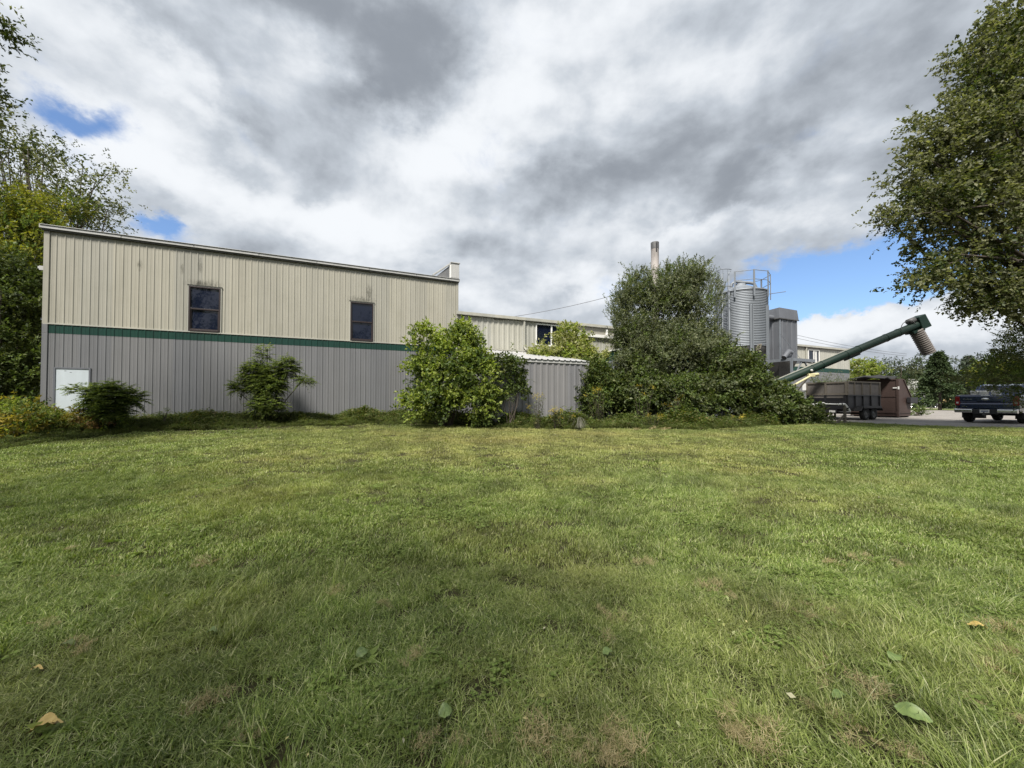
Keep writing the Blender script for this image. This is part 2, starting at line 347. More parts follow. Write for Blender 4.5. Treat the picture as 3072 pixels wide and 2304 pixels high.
# ------------------------------------------------------------------ ground
ANG = math.atan2(.408, .913)
DV = Vector((math.cos(ANG), math.sin(ANG), 0)); NV = Vector((math.sin(ANG), -math.cos(ANG), 0))   # along the facades / out of them
WALLD = 19.4
def facade(px, py, out=0.0):    # hit of a pixel's sight line with a plane parallel to the facades -> (s from corner, z, world point)
    r = ray(px, py); k = -(WALLD-out)/r.dot(NV); p = r*k; p.z += EYE
    return p
C0 = facade(130, 1000); C0.z = 0
def fs(px, py, out=0.0):
    p = facade(px, py, out); return (p-C0).dot(DV), p.z
def sstep(a, b, x):
    t = np.clip((x-a)/(b-a), 0, 1); return t*t*(3-2*t)
def G(x, y):
    x = np.asarray(x, float); y = np.asarray(y, float)
    g = .36*sstep(3.0, 16.0, y)
    dw = WALLD + (x*NV.x + y*NV.y)            # distance in front of the facade plane
    s = (x-C0.x)*DV.x + (y-C0.y)*DV.y
    g = g + .30*sstep(3.6, .4, dw)*sstep(17, 12, s)*sstep(-14, -4, s)*sstep(-12, -6, dw+0*s)
    near = sstep(60, 20, np.hypot(x, y))
    g = g + near*(.018*np.sin(x*.9+1.3)*np.sin(y*.7) + .01*np.sin(x*2.3+y*1.7))*sstep(18.5, 14.5, y)
    return g
def Gf(x, y): return float(G(x, y))
def ghit(px, py):
    r = ray(px, py); k = .5
    while k < 400 and EYE+r.z*k > Gf(r.x*k, r.y*k): k *= 1.01
    a, b = k/1.01, k
    for _ in range(20):
        m_ = (a+b)/2
        if EYE+r.z*m_ > Gf(r.x*m_, r.y*m_): a = m_
        else: b = m_
    return Vector((r.x*b, r.y*b, Gf(r.x*b, r.y*b)))
xs = np.unique(np.concatenate([np.linspace(-30, 32, 200), np.array([-900, -500, -250, -120, -80, -60, -45, -37, 38, 45, 60, 80, 120, 250, 500, 900])]))
ys = np.unique(np.concatenate([np.linspace(-4, 30, 120), np.array([-900, -400, -150, -60, -30, -15, -8, 35, 45, 60, 80, 120, 250, 500, 1200])]))
XX, YY = np.meshgrid(xs, ys); ZZ = G(XX, YY)
vs = np.stack([XX, YY, ZZ], -1).reshape(-1, 3); nx = len(xs)
fsx = [(j*nx+i, j*nx+i+1, (j+1)*nx+i+1, (j+1)*nx+i) for j in range(len(ys)-1) for i in range(nx-1)]
t = NT('lawn_soil')
n = t.noise(1.1, 6, .6, t.pos()); n2 = t.noise(26, 6, .7, t.pos())
c = t.mix(n, (.022, .028, .008), (.05, .05, .02)); c = t.mix(t.math('MULTIPLY', n2, .8), c, (.05, .04, .026))
t.set(Base_Color=c, Roughness=.95); t.p.inputs['Specular IOR Level'].default_value = .1; t.bump(n2, .8, .03); M['soil'] = t.m
mb = MB(); mb.v = [tuple(p) for p in vs]; mb.f = fsx; mb.sm = [True]*len(fsx)
tag(mb.build('ground', M['soil']), kind='structure')

# paved yard (worn asphalt with pale grit), a far verge and drive
def sheet(name, poly, z, mat):
    m = MB(); m.add([(x, y, z) for x, y in poly], [tuple(range(len(poly)))]); return tag(m.build(name, mat), kind='structure')
t = NT('worn_asphalt'); n = t.noise(1.2, 7, .65, t.pos((1, 1.0, 1))); n2 = t.noise(45, 4, .8, t.pos()); n3 = t.noise(.35, 3, .5, t.pos())
c = t.ramp(n, [(.3, (.14, .125, .115)), (.5, (.22, .20, .18)), (.7, (.31, .29, .265))]); c = t.mix(.5, c, t.ramp(n2, [(.3, (.10, .09, .085)), (.7, (.36, .34, .31))]))
vo = t.n('ShaderNodeTexVoronoi', feature='DISTANCE_TO_EDGE'); vo.inputs['Scale'].default_value = .55; t.l(t.pos(), vo.inputs[0])
c = t.mix(t.ramp(vo.outputs[0], [(0.0, (.7,)*3), (.012, (0,)*3)]), c, (.05, .05, .04))
t.set(Base_Color=c, Roughness=.9); t.bump(n2, .5, .01); M['asphalt'] = t.m
edge = []
rr = random.Random(4)
for (px, py) in ((2440, 1262), (2520, 1267), (2600, 1272), (2700, 1277), (2800, 1281), (2900, 1285), (3000, 1286), (3072, 1287), (3200, 1288)):
    k = (Gf(0, 17)+.012-EYE)/ray(px, py).z; p = ray(px, py)*k; edge.append((p.x, p.y))
ed = []
for a, b in zip(edge[:-1], edge[1:]):
    for i in range(14):
        f = i/14; ed.append((a[0]+(b[0]-a[0])*f+rr.uniform(-.07, .07), a[1]+(b[1]-a[1])*f+rr.uniform(-.09, .09)))
yard = ed + [(60, 12.5), (95, 42), (34, 42), (24, 36), (12, 24)]
sheet('paved_yard', yard, .36+.012, M['asphalt'])
t = NT('far_grass'); n = t.noise(.4, 5, .6, t.pos()); t.set(Base_Color=t.ramp(n, [(.3, (.09, .12, .03)), (.7, (.15, .17, .05))]), Roughness=.9); M['fargrass'] = t.m
sheet('verge', [(34, 42), (95, 42), (115, 52), (39, 52)], .36+.006, M['fargrass'])
t = NT('pale_drive'); n = t.noise(.8, 5, .6, t.pos()); t.set(Base_Color=t.ramp(n, [(.3, (.25, .23, .2)), (.7, (.38, .35, .3))]), Roughness=.9); M['drive'] = t.m
sheet('drive', [(39, 52), (115, 52), (130, 66), (42, 66)], .36+.006, M['drive'])

# ------------------------------------------------------------------ ribbed cladding
def prof_s(s0, s1, pitch, kind='ag', phase=0.0):
    pts = []
    k0 = int(math.floor((s0-phase)/pitch))-1; k1 = int(math.ceil((s1-phase)/pitch))+1
    for k in range(k0, k1+1):
        c = phase+k*pitch
        if kind == 'ag':     # narrow tall rib with a shallow stiffener halfway
            pts += [(c-.030, 0), (c-.012, .016), (c+.012, .016), (c+.030, 0), (c+pitch/2-.018, 0), (c+pitch/2-.008, .0035), (c+pitch/2+.008, .0035), (c+pitch/2+.018, 0)]
        elif kind == 'r':    # broad trapezoidal ribs
            pts += [(c-.06, 0), (c-.03, .034), (c+.03, .034), (c+.06, 0)]
        elif kind == 'wide':
            pts += [(c-.075, 0), (c-.045, .03), (c+.045, .03), (c+.075, 0)]
    res = []
    def h(s):
        for a, b in zip(pts[:-1], pts[1:]):
            if a[0] <= s <= b[0]: return a[1]+(b[1]-a[1])*(s-a[0])/max(1e-9, b[0]-a[0])
        return 0
    res = [(s0, h(s0))] + [p for p in pts if s0 < p[0] < s1] + [(s1, h(s1))]
    return res
def cladding(mb, s0, s1, z0, z1, pitch, kind='ag', y=0.0, holes=(), phase=0.0, axis='x', sgn=-1):
    def strip(a, b, c, d):
        if b-a < 1e-4 or d-c < 1e-4: return
        pr = prof_s(a, b, pitch, kind, phase); n = len(pr); vs = []
        for zz in (c, d):
            for (s, h) in pr:
                vs.append((s, y+sgn*h, zz) if axis == 'x' else (y+sgn*h, s, zz))
        mb.add(vs, [(i, i+1, n+i+1, n+i) for i in range(n-1)])
    cuts = sorted({s0, s1} | {min(max(h[i], s0), s1) for h in holes for i in (0, 1)})
    for a, b in zip(cuts[:-1], cuts[1:]):
        m = (a+b)/2; hs = sorted((max(h[2], z0), min(h[3], z1)) for h in holes if h[0] < m < h[1] and h[3] > z0 and h[2] < z1)
        c = z0
        for (h0, h1) in hs:
            strip(a, b, c, h0); c = h1
        strip(a, b, c, z1)
    return mb

def window(parent, s0, s1, z0, z1, y, frame_mat, kind='sash', fw=.055, trim=None, sash_mid=None):
    f = MB(); d0, d1 = y-.045, y+.05
    f.box(s0, s0+fw, d0, d1, z0, z1).box(s1-fw, s1, d0, d1, z0, z1).box(s0+fw, s1-fw, d0, d1, z1-fw, z1).box(s0+fw, s1-fw, d0-.01, d1, z0, z0+fw*1.4)
    w = f.build('window', frame_mat, parent, bevel=.004)
    zm = sash_mid or (z0+z1)/2; sm = (s0+s1)/2
    if kind == 'sash':
        MB().box(s0+fw, s1-fw, y-.03, y+.04, zm-.03, zm+.03).build('meeting_rail', frame_mat, w, bevel=.003)
        lo = MB().box(s0+fw, s0+fw+.035, y-.015, y+.04, z0+fw*1.4, zm-.03).box(s1-fw-.035, s1-fw, y-.015, y+.04, z0+fw*1.4, zm-.03).box(s0+fw+.035, s1-fw-.035, y-.015, y+.04, z0+fw*1.4, z0+fw*1.4+.04)
        lo.build('sash', frame_mat, w)
        MB().add([(s0+fw, y+.012, zm+.03), (s1-fw, y+.012, zm+.03), (s1-fw, y+.006, z1-fw), (s0+fw, y+.006, z1-fw)], [(0, 1, 2, 3)]).build('pane', M['glass'], w)
        MB().add([(s0+fw+.035, y+.02, z0+fw*1.4+.04), (s1-fw-.035, y+.02, z0+fw*1.4+.04), (s1-fw-.035, y+.028, zm-.03), (s0+fw+.035, y+.028, zm-.03)], [(0, 1, 2, 3)]).build('pane', M['glass'], w)
    else:
        MB().box(sm-.04, sm+.04, y-.035, y+.04, z0+fw*1.4, z1-fw).build('mullion', frame_mat, w, bevel=.003)
        for (a, b) in ((s0+fw, sm-.04), (sm+.04, s1-fw)):
            MB().add([(a, y+.02, z0+fw*1.4), (b, y+.02, z0+fw*1.4), (b, y+.022, z1-fw), (a, y+.022, z1-fw)], [(0, 1, 2, 3)]).build('pane', M['glass'], w)
    if trim:
        tw = .035; T = MB()
        T.box(s0-tw, s0, y-.035, y+.03, z0-tw, z1+tw).box(s1, s1+tw, y-.035, y+.03, z0-tw, z1+tw).box(s0, s1, y-.035, y+.03, z1, z1+tw).box(s0, s1, y-.04, y+.03, z0-tw*1.3, z0)
        T.build('trim', trim, w, bevel=.003)
    MB().box(s0, s1, y+.06, y+.08, z0, z1).build('blind', M['black'], w)
    return w

# ------------------------------------------------------------------ tall warehouse (left)
S_END = fs(1373, 1000)[0]; ZT = EYE+6.22
ZG1 = fs(700, 1004)[1]; ZG0 = fs(700, 1027)[1]
B1 = empty('warehouse', (C0.x, C0.y, 0), ANG, 'tall metal warehouse, beige above a green stripe, grey below, white door at its left', 'building')
wins = []
for (x0, y0, x1, y1) in ((566, 857, 662, 993), (1051, 905, 1120, 1022)):
    a = fs(x0, (y0+y1)/2)[0]; b = fs(x1, (y0+y1)/2)[0]; z1 = fs((x0+x1)/2, (y0+y1)/2)[1]
    za = fs(x0, y0)[1]; zb = fs(x0, y1)[1]; wins.append((a, b, zb, za))
M['beige'] = painted('beige_metal', (.335, .322, .272), (.17, .165, .12), .5, .45, stains=[((w[0]+w[1])/2, w[3]+.10, .95, .34) for w in wins]+[(wins[0][0]+.35, ZT-.75, .14, .5), (wins[0][0]+.35, ZT-1.45, .2, .2), (wins[1][1]-.2, wins[1][3]+.5, .25, .6), (2.6, ZT-1.0, .12, .35), (3.9, ZT-.95, .1, .35)])
dz = fs(165, 1103)[1]; d0 = fs(163, 1150)[0]; d1 = fs(270, 1150)[0]
lower = cladding(MB(), 0.02, S_END, .1, ZG0, .2286, holes=[(d0, d1, 0, dz)], phase=.06)
tl = lower.build('lower_wall', M['grey'], B1)
cladding(MB(), 0.02, S_END, ZG0+.001, ZG1, .2286, y=-.004, phase=.06).build('green_stripe', M['green'], B1)
MB().box(0, S_END, -.032, -.002, ZG1, ZG1+.045).build('drip_trim', M['cream'], B1)
cladding(MB(), 0.02, S_END, ZG1+.045, ZT-.1, .2286, holes=wins, phase=.06).build('upper_wall', M['beige'], B1)
MB().box(-.03, .12, -.03, .1, .1, ZG0).box(-.03, .12, -.034, .1, ZG0, ZG1).build('corner_trim', M['grey'], B1, bevel=.006)
MB().box(-.03, .12, -.033, .1, ZG1+.003, ZT-.08).build('corner_trim', M['beige'], B1, bevel=.006)
MB().box(S_END-.1, S_END+.03, -.03, .1, 2.0, ZT-.08).build('corner_trim', M['beige'], B1, bevel=.006)
# fascia in lengths with joints, dark strip under it stands in for the eave shadow
e = MB(); nseg = 7
for i in range(nseg):
    a = -.12+i*(S_END+.2)/nseg; e.box(a+.004, a+(S_END+.2)/nseg-.004, -.13+(.003 if i % 2 else 0), .02, ZT-.07, ZT+.045)
e.build('fascia', M['trim'], B1, bevel=.012)
MB().box(-.06, S_END+.04, -.09, .01, ZT-.125, ZT-.071).build('eave_shade_strip', M['dark_trim_and_shade'], B1)
MB().box(-.10, S_END+.06, -.16, .25, ZT+.046, ZT+.065).build('roof_edge', M['trim'], B1, bevel=.006)
DEPTH = 14
mb = MB(); mb.add([(-.1, 0.26, ZT+.06), (S_END+.05, 0.26, ZT+.06), (S_END+.05, DEPTH, ZT-.5), (-.1, DEPTH, ZT-.5)], [(0, 1, 2, 3)]); mb.build('roof', M['roof'], B1)
mb = MB(); cladding(mb, .12, DEPTH, .1, ZT-.1, .2286, y=-.0, axis='y', sgn=-1)
mb.build('side_wall', M['beige'], B1)
mb = MB(); cladding(mb, .12, DEPTH, 3, ZT-.1, .2286, y=S_END, axis='y', sgn=1); mb.build('side_wall', M['beige'], B1)
MB().box(0, S_END, DEPTH, DEPTH+.05, 0, ZT-.5).build('rear_wall', M['beige'], B1)
# door
do = MB().box(d0+.03, d1-.03, -.01, .04, .25, dz-.03).build('door', M['door'], B1, bevel=.004)
MB().box(d0-.02, d0+.03, -.03, .06, .25, dz+.02).box(d1-.03, d1+.02, -.03, .06, .25, dz+.02).box(d0+.03, d1-.03, -.03, .06, dz-.03, dz+.02).build('door_frame', M['galvdark'], do)
MB().lathe([(.0, .0), (.032, .0), (.034, .02), (.02, .045), (0, .05)], 14, (d1-.11, -.01, dz-1.02), axis=(0, -1, 0)).build('door_handle', M['chrome'], do)
for (q, r_) in ((.28, .10), (.42, .15)): MB().box(d0+q-.02, d0+q+.03, -.014, -.0105, dz-r_-.012, dz-r_).build('screw_mark', M['dark_trim_and_shade'], do)
for w in wins: window(B1, w[0], w[1], w[2], w[3], -.0, M['frame'], 'sash', trim=M['cream'])
# mildew smudges above the windows: small flat stains fixed to the panels are part of the paint -> thin drip caps instead
for w in wins: MB().box(w[0]-.05, w[1]+.05, -.055, .0, w[3]+.036, w[3]+.05).build('drip_cap', M['dark_trim_and_shade'], B1)
# stepped parapet return on the right end
pa = fs(1298, 832)[0]; px1 = fs(1352, 800)[0]; zp = fs(1365, 792)[1]
pw = MB(); pw.prism([(px1, ZT+.10), (S_END+.05, ZT+.10), (S_END+.05, zp), (px1, zp)], -.10, .35)
para = pw.build('parapet_pier', M['trim'], B1, bevel=.02)
MB().prism([(pa+.2, ZT+.10), (px1-.002, ZT+.10), (px1-.002, zp-.08)], -.03, .12).build('parapet_panel', M['grey'], B1)
MB().bar((pa, -.02, ZT+.12), (px1-.01, -.02, zp-.02), .14, .07).build('parapet_coping', M['trim'], B1, bevel=.008)
MB().box(px1-.07, px1-.003, -.09, -.031, ZT+.10, zp-.10).build('parapet_post', M['white'], B1)
MB().box(px1-.03, S_END+.09, -.14, .39, zp, zp+.05).build('parapet_cap', M['trim'], B1, bevel=.01)
# little outlet at the left edge
MB().box(-.16, -.03, .02, .1, ZT-1.55, ZT-1.4).box(-.2, -.16, .03, .09, ZT-1.5, ZT-1.42).build('wall_vent', M['trim'], B1)

# ------------------------------------------------------------------ long workshop (lower eave)
S2 = fs(2547, 1060)[0]; ZE = EYE+4.58
B2 = empty('workshop', (C0.x+DV.x*(S_END+.04), C0.y+DV.y*(S_END+.04), 0), ANG, 'long lower cream workshop with a white gutter, running right behind the shed and silo', 'building')
L2 = S2-S_END-.04
def f2(px, py, out=0.0):
    s, z = fs(px, py, out); return s-S_END-.04, z
w1a, _ = f2(1607, 1000); w1b, _ = f2(1700, 1000); w1t = f2(1607, 970)[1]; w1l = f2(1607, 1037)[1]
w2a, _ = f2(2424, 1070); w2b, _ = f2(2458, 1070); w2t = f2(2424, 1048)[1]; w2l = f2(2424, 1088)[1]
sp = f2(1737, 1000)[0]; fl = f2(1862, 1000)[0]
hol = [(w1a, w1b, w1l, w1t), (w2a, w2b, w2l, w2t)]
cladding(MB(), .0, sp, 2.2, ZE-.12, .3048, 'wide', holes=hol, phase=.1).build('upper_wall', M['cream'], B2)
MB().box(sp, fl+2, -.02, .03, 2.2, ZE-.12).build('smooth_wall', M['beige'], B2)
cladding(MB(), fl+2, L2, ZG1+.04, ZE-.12, .3048, 'ag', holes=hol, phase=.1).build('upper_wall', M['cream'], B2)
cladding(MB(), fl+2, L2, ZG0, ZG1+.04, .2286, y=-.003, phase=.1).build('green_stripe', M['green'], B2)
cladding(MB(), 0, L2, .2, ZG0, .2286, phase=.1).build('lower_wall', M['grey'], B2)
g = MB().box(-.12, L2+.1, -.17, -.02, ZE-.13, ZE-.118).box(-.12, L2+.1, -.17, -.155, ZE-.118, ZE+.03).box(-.12, -.10, -.155, -.02, ZE-.118, ZE+.03)
g.build('gutter', M['cream'], B2, bevel=.004)
MB().box(-.0, L2, -.05, .0, ZE-.16, ZE-.131).build('eave_shade_strip', M['dark_trim_and_shade'], B2)  # dark strip painted as the shadow below the gutter
mb = MB(); pr = prof_s(0, L2+.1, .3048, 'r'); n = len(pr)
mb.add([(s, -.15, ZE+.0+h) for s, h in pr]+[(s, 16, ZE+.55+h) for s, h in pr], [(i, i+1, n+i+1, n+i) for i in range(n-1)]); mb.build('roof', M['roof'], B2)
MB().box(L2-.05, L2, .02, 16, .2, ZE).build('end_wall', M['cream'], B2)
MB().box(0, L2-.06, 15.9, 16, .2, ZE+.4).build('rear_wall', M['cream'], B2)
MB().box(L2-.12, L2+.02, -.03, .1, ZG1, ZE-.13).build('corner_trim', M['cream'], B2)
w = window(B2, w1a, w1b, w1l, w1t, -.0, M['white'], 'slide', fw=.06)
w = window(B2, w2a, w2b, w2l, w2t, -.0, M['white'], 'slide', fw=.06)
MB().box(w2a+.62*(w2b-w2a), w2a+.78*(w2b-w2a), .0, .015, w2l+.1, w2t-.1).build('curtain', M['plastic'], w)
for (px, yb) in ((1571, 1045), (2415, 1120)):
    s = f2(px, 1000)[0]; zb = f2(px, yb)[1]
    dp = MB().box(s-.05, s+.05, -.13, -.035, zb+.05, ZE-.14)
    dp.bar((s, -.08, zb+.06), (s+.10, -.16, zb-.1), .10, .09); dp.build('downspout', M['cream'], B2, bevel=.008)
s = f2(1818, 1000)[0]; MB().box(s-.05, s+.05, -.12, -.022, f2(1818, 1006)[1], f2(1818, 988)[1]).build('vent_pipe', M['white'], B2)
s = f2(1527, 960)[0]; MB().tube([(s-.9, -.04, ZE-.22), (s-.4, -.06, ZE-.2), (s, -.1, ZE-.12), (s+.3, -.12, ZE-.13)], .012, 6).build('cable', M['black'], B2)

# annex protruding from the workshop, white gutter, with a green-striped low block before it
OUT3 = 2.0
a0 = fs(1734, 1010, OUT3)[0]; a1 = fs(1990, 1030, OUT3)[0]; ae = fs(1800, 1008, OUT3)[1]
o = C0 + DV*a0 + NV*OUT3
B3 = empty('annex', (o.x, o.y, 0), ANG, 'small cream annex with bright white gutter behind the willow, in front of the workshop', 'building')
LA = a1-a0
cladding(MB(), 0, LA, .3, ae-.1, .2286, phase=.05).build('wall', M['cream'], B3)
cladding(MB(), 0, OUT3-.02, .3, ae-.1, .2286, axis='y').build('side_wall', M['cream'], B3)
MB().box(-.1, LA+.1, -.15, .0, ae-.12, ae+.04).build('gutter', M['white'], B3, bevel=.01)
MB().add([(-.1, -.02, ae+.05), (LA+.1, -.02, ae+.05), (LA+.1, OUT3-.04, ae+.3), (-.1, OUT3-.04, ae+.3)], [(0, 1, 2, 3)]).build('roof', M['roof'], B3)
qb = fs(1862, 1060, 3.6)[0]
o = C0 + DV*qb + NV*3.6
B4 = empty('lean_to', (o.x, o.y, 0), ANG, 'low lean-to with green stripe and white edge between pale tree and willow', 'building')
zt4 = 4.12
cladding(MB(), 0.0, 1.57, .3, zt4-.52, .3048, 'r', axis='y').build('side_wall', M['galv'], B4)
cladding(MB(), 0.0, 1.57, zt4-.52, zt4-.02, .3048, 'r', axis='y', y=-.003).build('green_stripe', M['green'], B4)
MB().box(-.06, .0, -.06, 1.57, zt4-.02, zt4+.05).box(.0, 1.4, -.06, 0, zt4-.02, zt4+.05).build('edge_trim', M['white'], B4)
cladding(MB(), 0.0, 1.4, .3, zt4-.02, .3048, 'r').build('wall', M['galv'], B4)
MB().box(0, 1.4, 0, 1.57, zt4-.02, zt4+.03).build('roof', M['roof'], B4)

# ------------------------------------------------------------------ storage shed
OUTS = WALLD-15.45
sa = fs(1486, 1150, OUTS)[0]; sb = fs(1763, 1150, OUTS)[0]; zf = fs(1620, 1083, OUTS)[1]
o = C0 + DV*sa + NV*OUTS; SL = sb-sa
B5 = empty('storage_shed', (o.x, o.y, 0), ANG, 'small grey ribbed-metal shed with a pale sloping roof, against the workshop', 'shed')
cladding(MB(), .0, SL, .1, zf-.07, .3048, 'wide', phase=.12).build('front_wall', M['shedgrey'], B5)
cladding(MB(), 0.0, OUTS-.03, .1, zf-.07, .3048, 'wide', axis='y', phase=.1).build('side_wall', M['shedgrey'], B5)
MB().add([(0, 0, zf-.07), (0, OUTS-.03, zf-.07), (0, OUTS-.03, zf+.85)], [(0, 1, 2)]).build('gable', M['cream'], B5)
cladding(MB(), 0.0, OUTS-.03, .1, zf-.07, .3048, 'wide', axis='y', y=SL, sgn=1, phase=.1).build('side_wall', M['shedgrey'], B5)
for xa_ in (-.04, SL-.06): MB().box(xa_, xa_+.10, -.045, .05, .1, zf-.07).build('corner_trim', M['shedgrey'], B5, bevel=.006)
MB().box(-.06, SL+.06, -.055, -.002, zf-.07, zf+.06).build('fascia', M['trim'], B5, bevel=.006)
pr = prof_s(-.08, SL+.08, .3048, 'r', phase=.1); n = len(pr); mb = MB()
for (ya, za) in ((-.09, zf+.07), ): pass
zbk = fs(1500, 1053)[1]
mb.add([(s, -.10, zf+.065+h) for s, h in pr]+[(s, OUTS-.02, zbk+h) for s, h in pr], [(i, i+1, n+i+1, n+i) for i in range(n-1)])
ro = mb.build('roof', M['roof'], B5); sm_ = ro.modifiers.new('thick', 'SOLIDIFY'); sm_.thickness = .004; sm_.offset = -1
MB().box(-.07, SL+.07, OUTS-.10, OUTS-.045, zbk+.04, zbk+.10).build('flashing', M['cream'], B5)
mb = MB(); mb.bar((-.05, -.08, zf+.04), (-.05, OUTS-.05, zbk-.02), .04, .14); mb.build('rake_trim', M['cream'], B5)

# ------------------------------------------------------------------ chimney stack
p = at(1964.5, 728, 27.7)
st = empty('chimney_stack', (p.x, p.y, 0), 0, 'tall weathered steel chimney stack rising behind the willow', 'chimney')
rad = 12.2/F*27.7*.93
prof = [(rad*.98, 3.5)]
z = 4.5
while z < p.z-1.6: prof += [(rad, z-.02), (rad*1.03, z), (rad*1.03, z+.05), (rad, z+.07)]; z += 3.2
prof += [(rad, p.z-.56), (rad*1.02, p.z-.55), (rad*1.02, p.z), (rad*.94, p.z), (rad*.94, p.z-1.2)]
MB().lathe(prof, 28).build('pipe', M['stack'], st)
MB().lathe([(rad*1.045, p.z-.5), (rad*1.055, p.z-.02), (rad*1.04, p.z)], 28).build('soot_collar', M['cone'], st)
MB().box(-.03, .05, -rad*1.1, -rad*1.0, p.z-.75, p.z-.1).build('bracket', M['black'], st)

# ------------------------------------------------------------------ silo
SY = 25.5
pc = at(2221, 863, SY); SX = pc.x; SR = 1.54; zT = at(2221, 868, SY-1.3).z; zB = at(2221, 1036, SY-1.4).z; gz = .36
silo = empty('grain_silo', (SX, SY, gz), math.atan2(-SX, SY)*1.0, 'round corrugated galvanised silo with a railed top and caged ladder, right of the willow', 'silo')
# local frame: -y faces the camera
H0 = zB-gz; H1 = zT-gz; prof = []; z = H0; pit = .105
while z < H1-.01:
    for k in range(6):
        prof.append((SR+.015*math.cos(2*math.pi*k/6), z+pit*k/6))
    z += pit
bin_ = MB().lathe(prof, 72).build('bin_wall', M['galv'], silo)
MB().lathe([(SR+.05, H1-.03), (SR+.05, H1+.03), (SR-.1, H1+.06), (.32, H1+.62), (.32, H1+.72), (0, H1+.74)], 48).build('roof', M['galv'], silo)
MB().lathe([(SR-.02, H0+.02), (SR-.05, H0-.25), (.35, H0-2.0), (.3, H0-2.4), (0, H0-2.4)], 40).build('hopper_cone', M['cone'], silo)
for k in range(8):
    a = R(-90+22+k*45); c, s_ = math.cos(a), math.sin(a)
    m = MB(); r0 = SR+.03
    tt = Vector((-s_, c, 0)); rr_ = Vector((c, s_, 0))
    for off in (-.10, .06):
        b = rr_*(r0+.02)+tt*off
        m.bar(b+Vector((0, 0, 0)), b+Vector((0, 0, H0+2.55)), .045, .11, up=tuple(rr_))
    b = rr_*(r0-.01); m.bar(b-tt*.02, b-tt*.02+Vector((0, 0, H0+2.5)), .12, .02, up=tuple(rr_))
    m.build('leg', M['galv'], silo)
for k in range(8):
    a, b = R(-90+22+k*45), R(-90+22+(k+1)*45)
    MB().bar((SR*math.cos(a), SR*math.sin(a), .3), (SR*math.cos(b), SR*math.sin(b), H0-.5), .05).build('brace', M['galvdark'], silo)
RR = SR+.16; hr = 1.15; posts = [R(-90-10+k*36) for k in range(10)]
for a in posts:
    MB().box(-.05, .05, -.02, .02, H1-.5, H1+hr).build('rail_post', M['galv'], silo, loc=(RR*math.cos(a), RR*math.sin(a), 0)).rotation_euler = (0, 0, a+R(90))
for hz in (hr-.03, hr*.48):
    m = MB()
    for i in range(10):
        if i == 9: continue
        a, b = posts[i], posts[(i+1) % 10]; m.tube([(RR*math.cos(a), RR*math.sin(a), H1+hz), (RR*math.cos(b), RR*math.sin(b), H1+hz)], .02, 6)
    m.build('rail', M['galv'], silo)
# ladder with cage hoops on the near-left side
la = R(-118); lc = Vector((math.cos(la), math.sin(la), 0)); lt = Vector((-lc.y, lc.x, 0))
m = MB()
for sgn in (-1, 1): m.tube([lc*(SR+.2)+lt*.22*sgn+Vector((0, 0, 1.5)), lc*(SR+.2)+lt*.22*sgn+Vector((0, 0, H1+1.15)), lc*(SR+.0)+lt*.22*sgn+Vector((0, 0, H1+1.25))], .03, 6)
z = 1.6
while z < H1: m.tube([lc*(SR+.2)-lt*.22+Vector((0, 0, z)), lc*(SR+.2)+lt*.22+Vector((0, 0, z))], .014, 5); z += .3
lad = m.build('ladder', M['galv'], silo)
m = MB()
def hoop(z): return [lc*(SR+.2+.62*math.sin(R(q)))+lt*(.38*math.cos(R(q)))+Vector((0, 0, z)) for q in range(0, 181, 20)]
for z in (2.4, 3.6, 4.8, H1-.9, H1+.2, H1+1.28):
    m.tube(hoop(z), .024, 6)
for q in (30, 65, 90, 115, 150):
    pz = lc*(SR+.2+.62*math.sin(R(q)))+lt*(.38*math.cos(R(q))); m.tube([pz+Vector((0, 0, 2.4)), pz+Vector((0, 0, H1+1.28))], .015, 5)
m.build('ladder_cage', M['galv'], silo)
m = MB(); m.tube([(-.55, -.3, H1+.3), (-.5, -.35, H1+.72), (-.3, -.3, H1+.85), (.5, .0, H1+.74), (.78, .1, H1+.66), (.86, .12, H1+.45), (.86, .12, H1+.2)], .10, 12)
m.build('fill_pipe', M['galv'], silo)
MB().tube([(SR*.95, .2, H1-.12), (SR+.95, .15, H1-.1)], .02, 6).build('side_arm', M['galvdark'], silo)

# ------------------------------------------------------------------ dust collector on its stand
DY = 27.2; c = at(2340, 1078, DY); cz = c.z
dc = empty('dust_collector', (c.x, c.y, gz), ANG, 'grey steel dust collector housing on a braced stand, right of the silo', 'dust collector')
WX = 2.05; WY = 2.0; zb = cz-gz; ztop = at(2340, 955, DY).z-gz; zcap = at(2340, 922, DY).z-gz
m = MB(); cladding(m, 0, WX, zb, ztop, .55, 'r', phase=.3); cladding(m, 0, WY, zb, ztop, .7, 'r', axis='y', phase=.5)
m.add([(WX, 0, zb), (WX, WY, zb), (WX, WY, ztop), (WX, 0, ztop)], [(0, 1, 2, 3)]); m.add([(0, WY, zb), (WX, WY, zb), (WX, WY, ztop), (0, WY, ztop)], [(3, 2, 1, 0)])
m.build('housing', M['galvdark'], dc)
m = MB(); m.add([(-.08, -.08, ztop), (WX+.08, -.08, ztop), (WX+.08, WY, ztop), (-.08, WY, ztop), (-.02, -.02, zcap), (WX, -.02, zcap-.02), (WX, WY, zcap-.1), (-.02, WY, zcap-.1)],
    [(0, 1, 5, 4), (1, 2, 6, 5), (2, 3, 7, 6), (3, 0, 4, 7), (4, 5, 6, 7), (3, 2, 1, 0)]); m.build('cap', M['galvdark'], dc, bevel=.02)
MB().box(-.1, WX+.1, -.1, -.05, ztop-.03, ztop+.03).box(-.1, -.05, -.05, WY, ztop-.03, ztop+.03).build('cap_flange', M['cone'], dc)
MB().box(-.03, .05, -.05, .03, zb, ztop).build('corner_angle', M['galv'], dc)
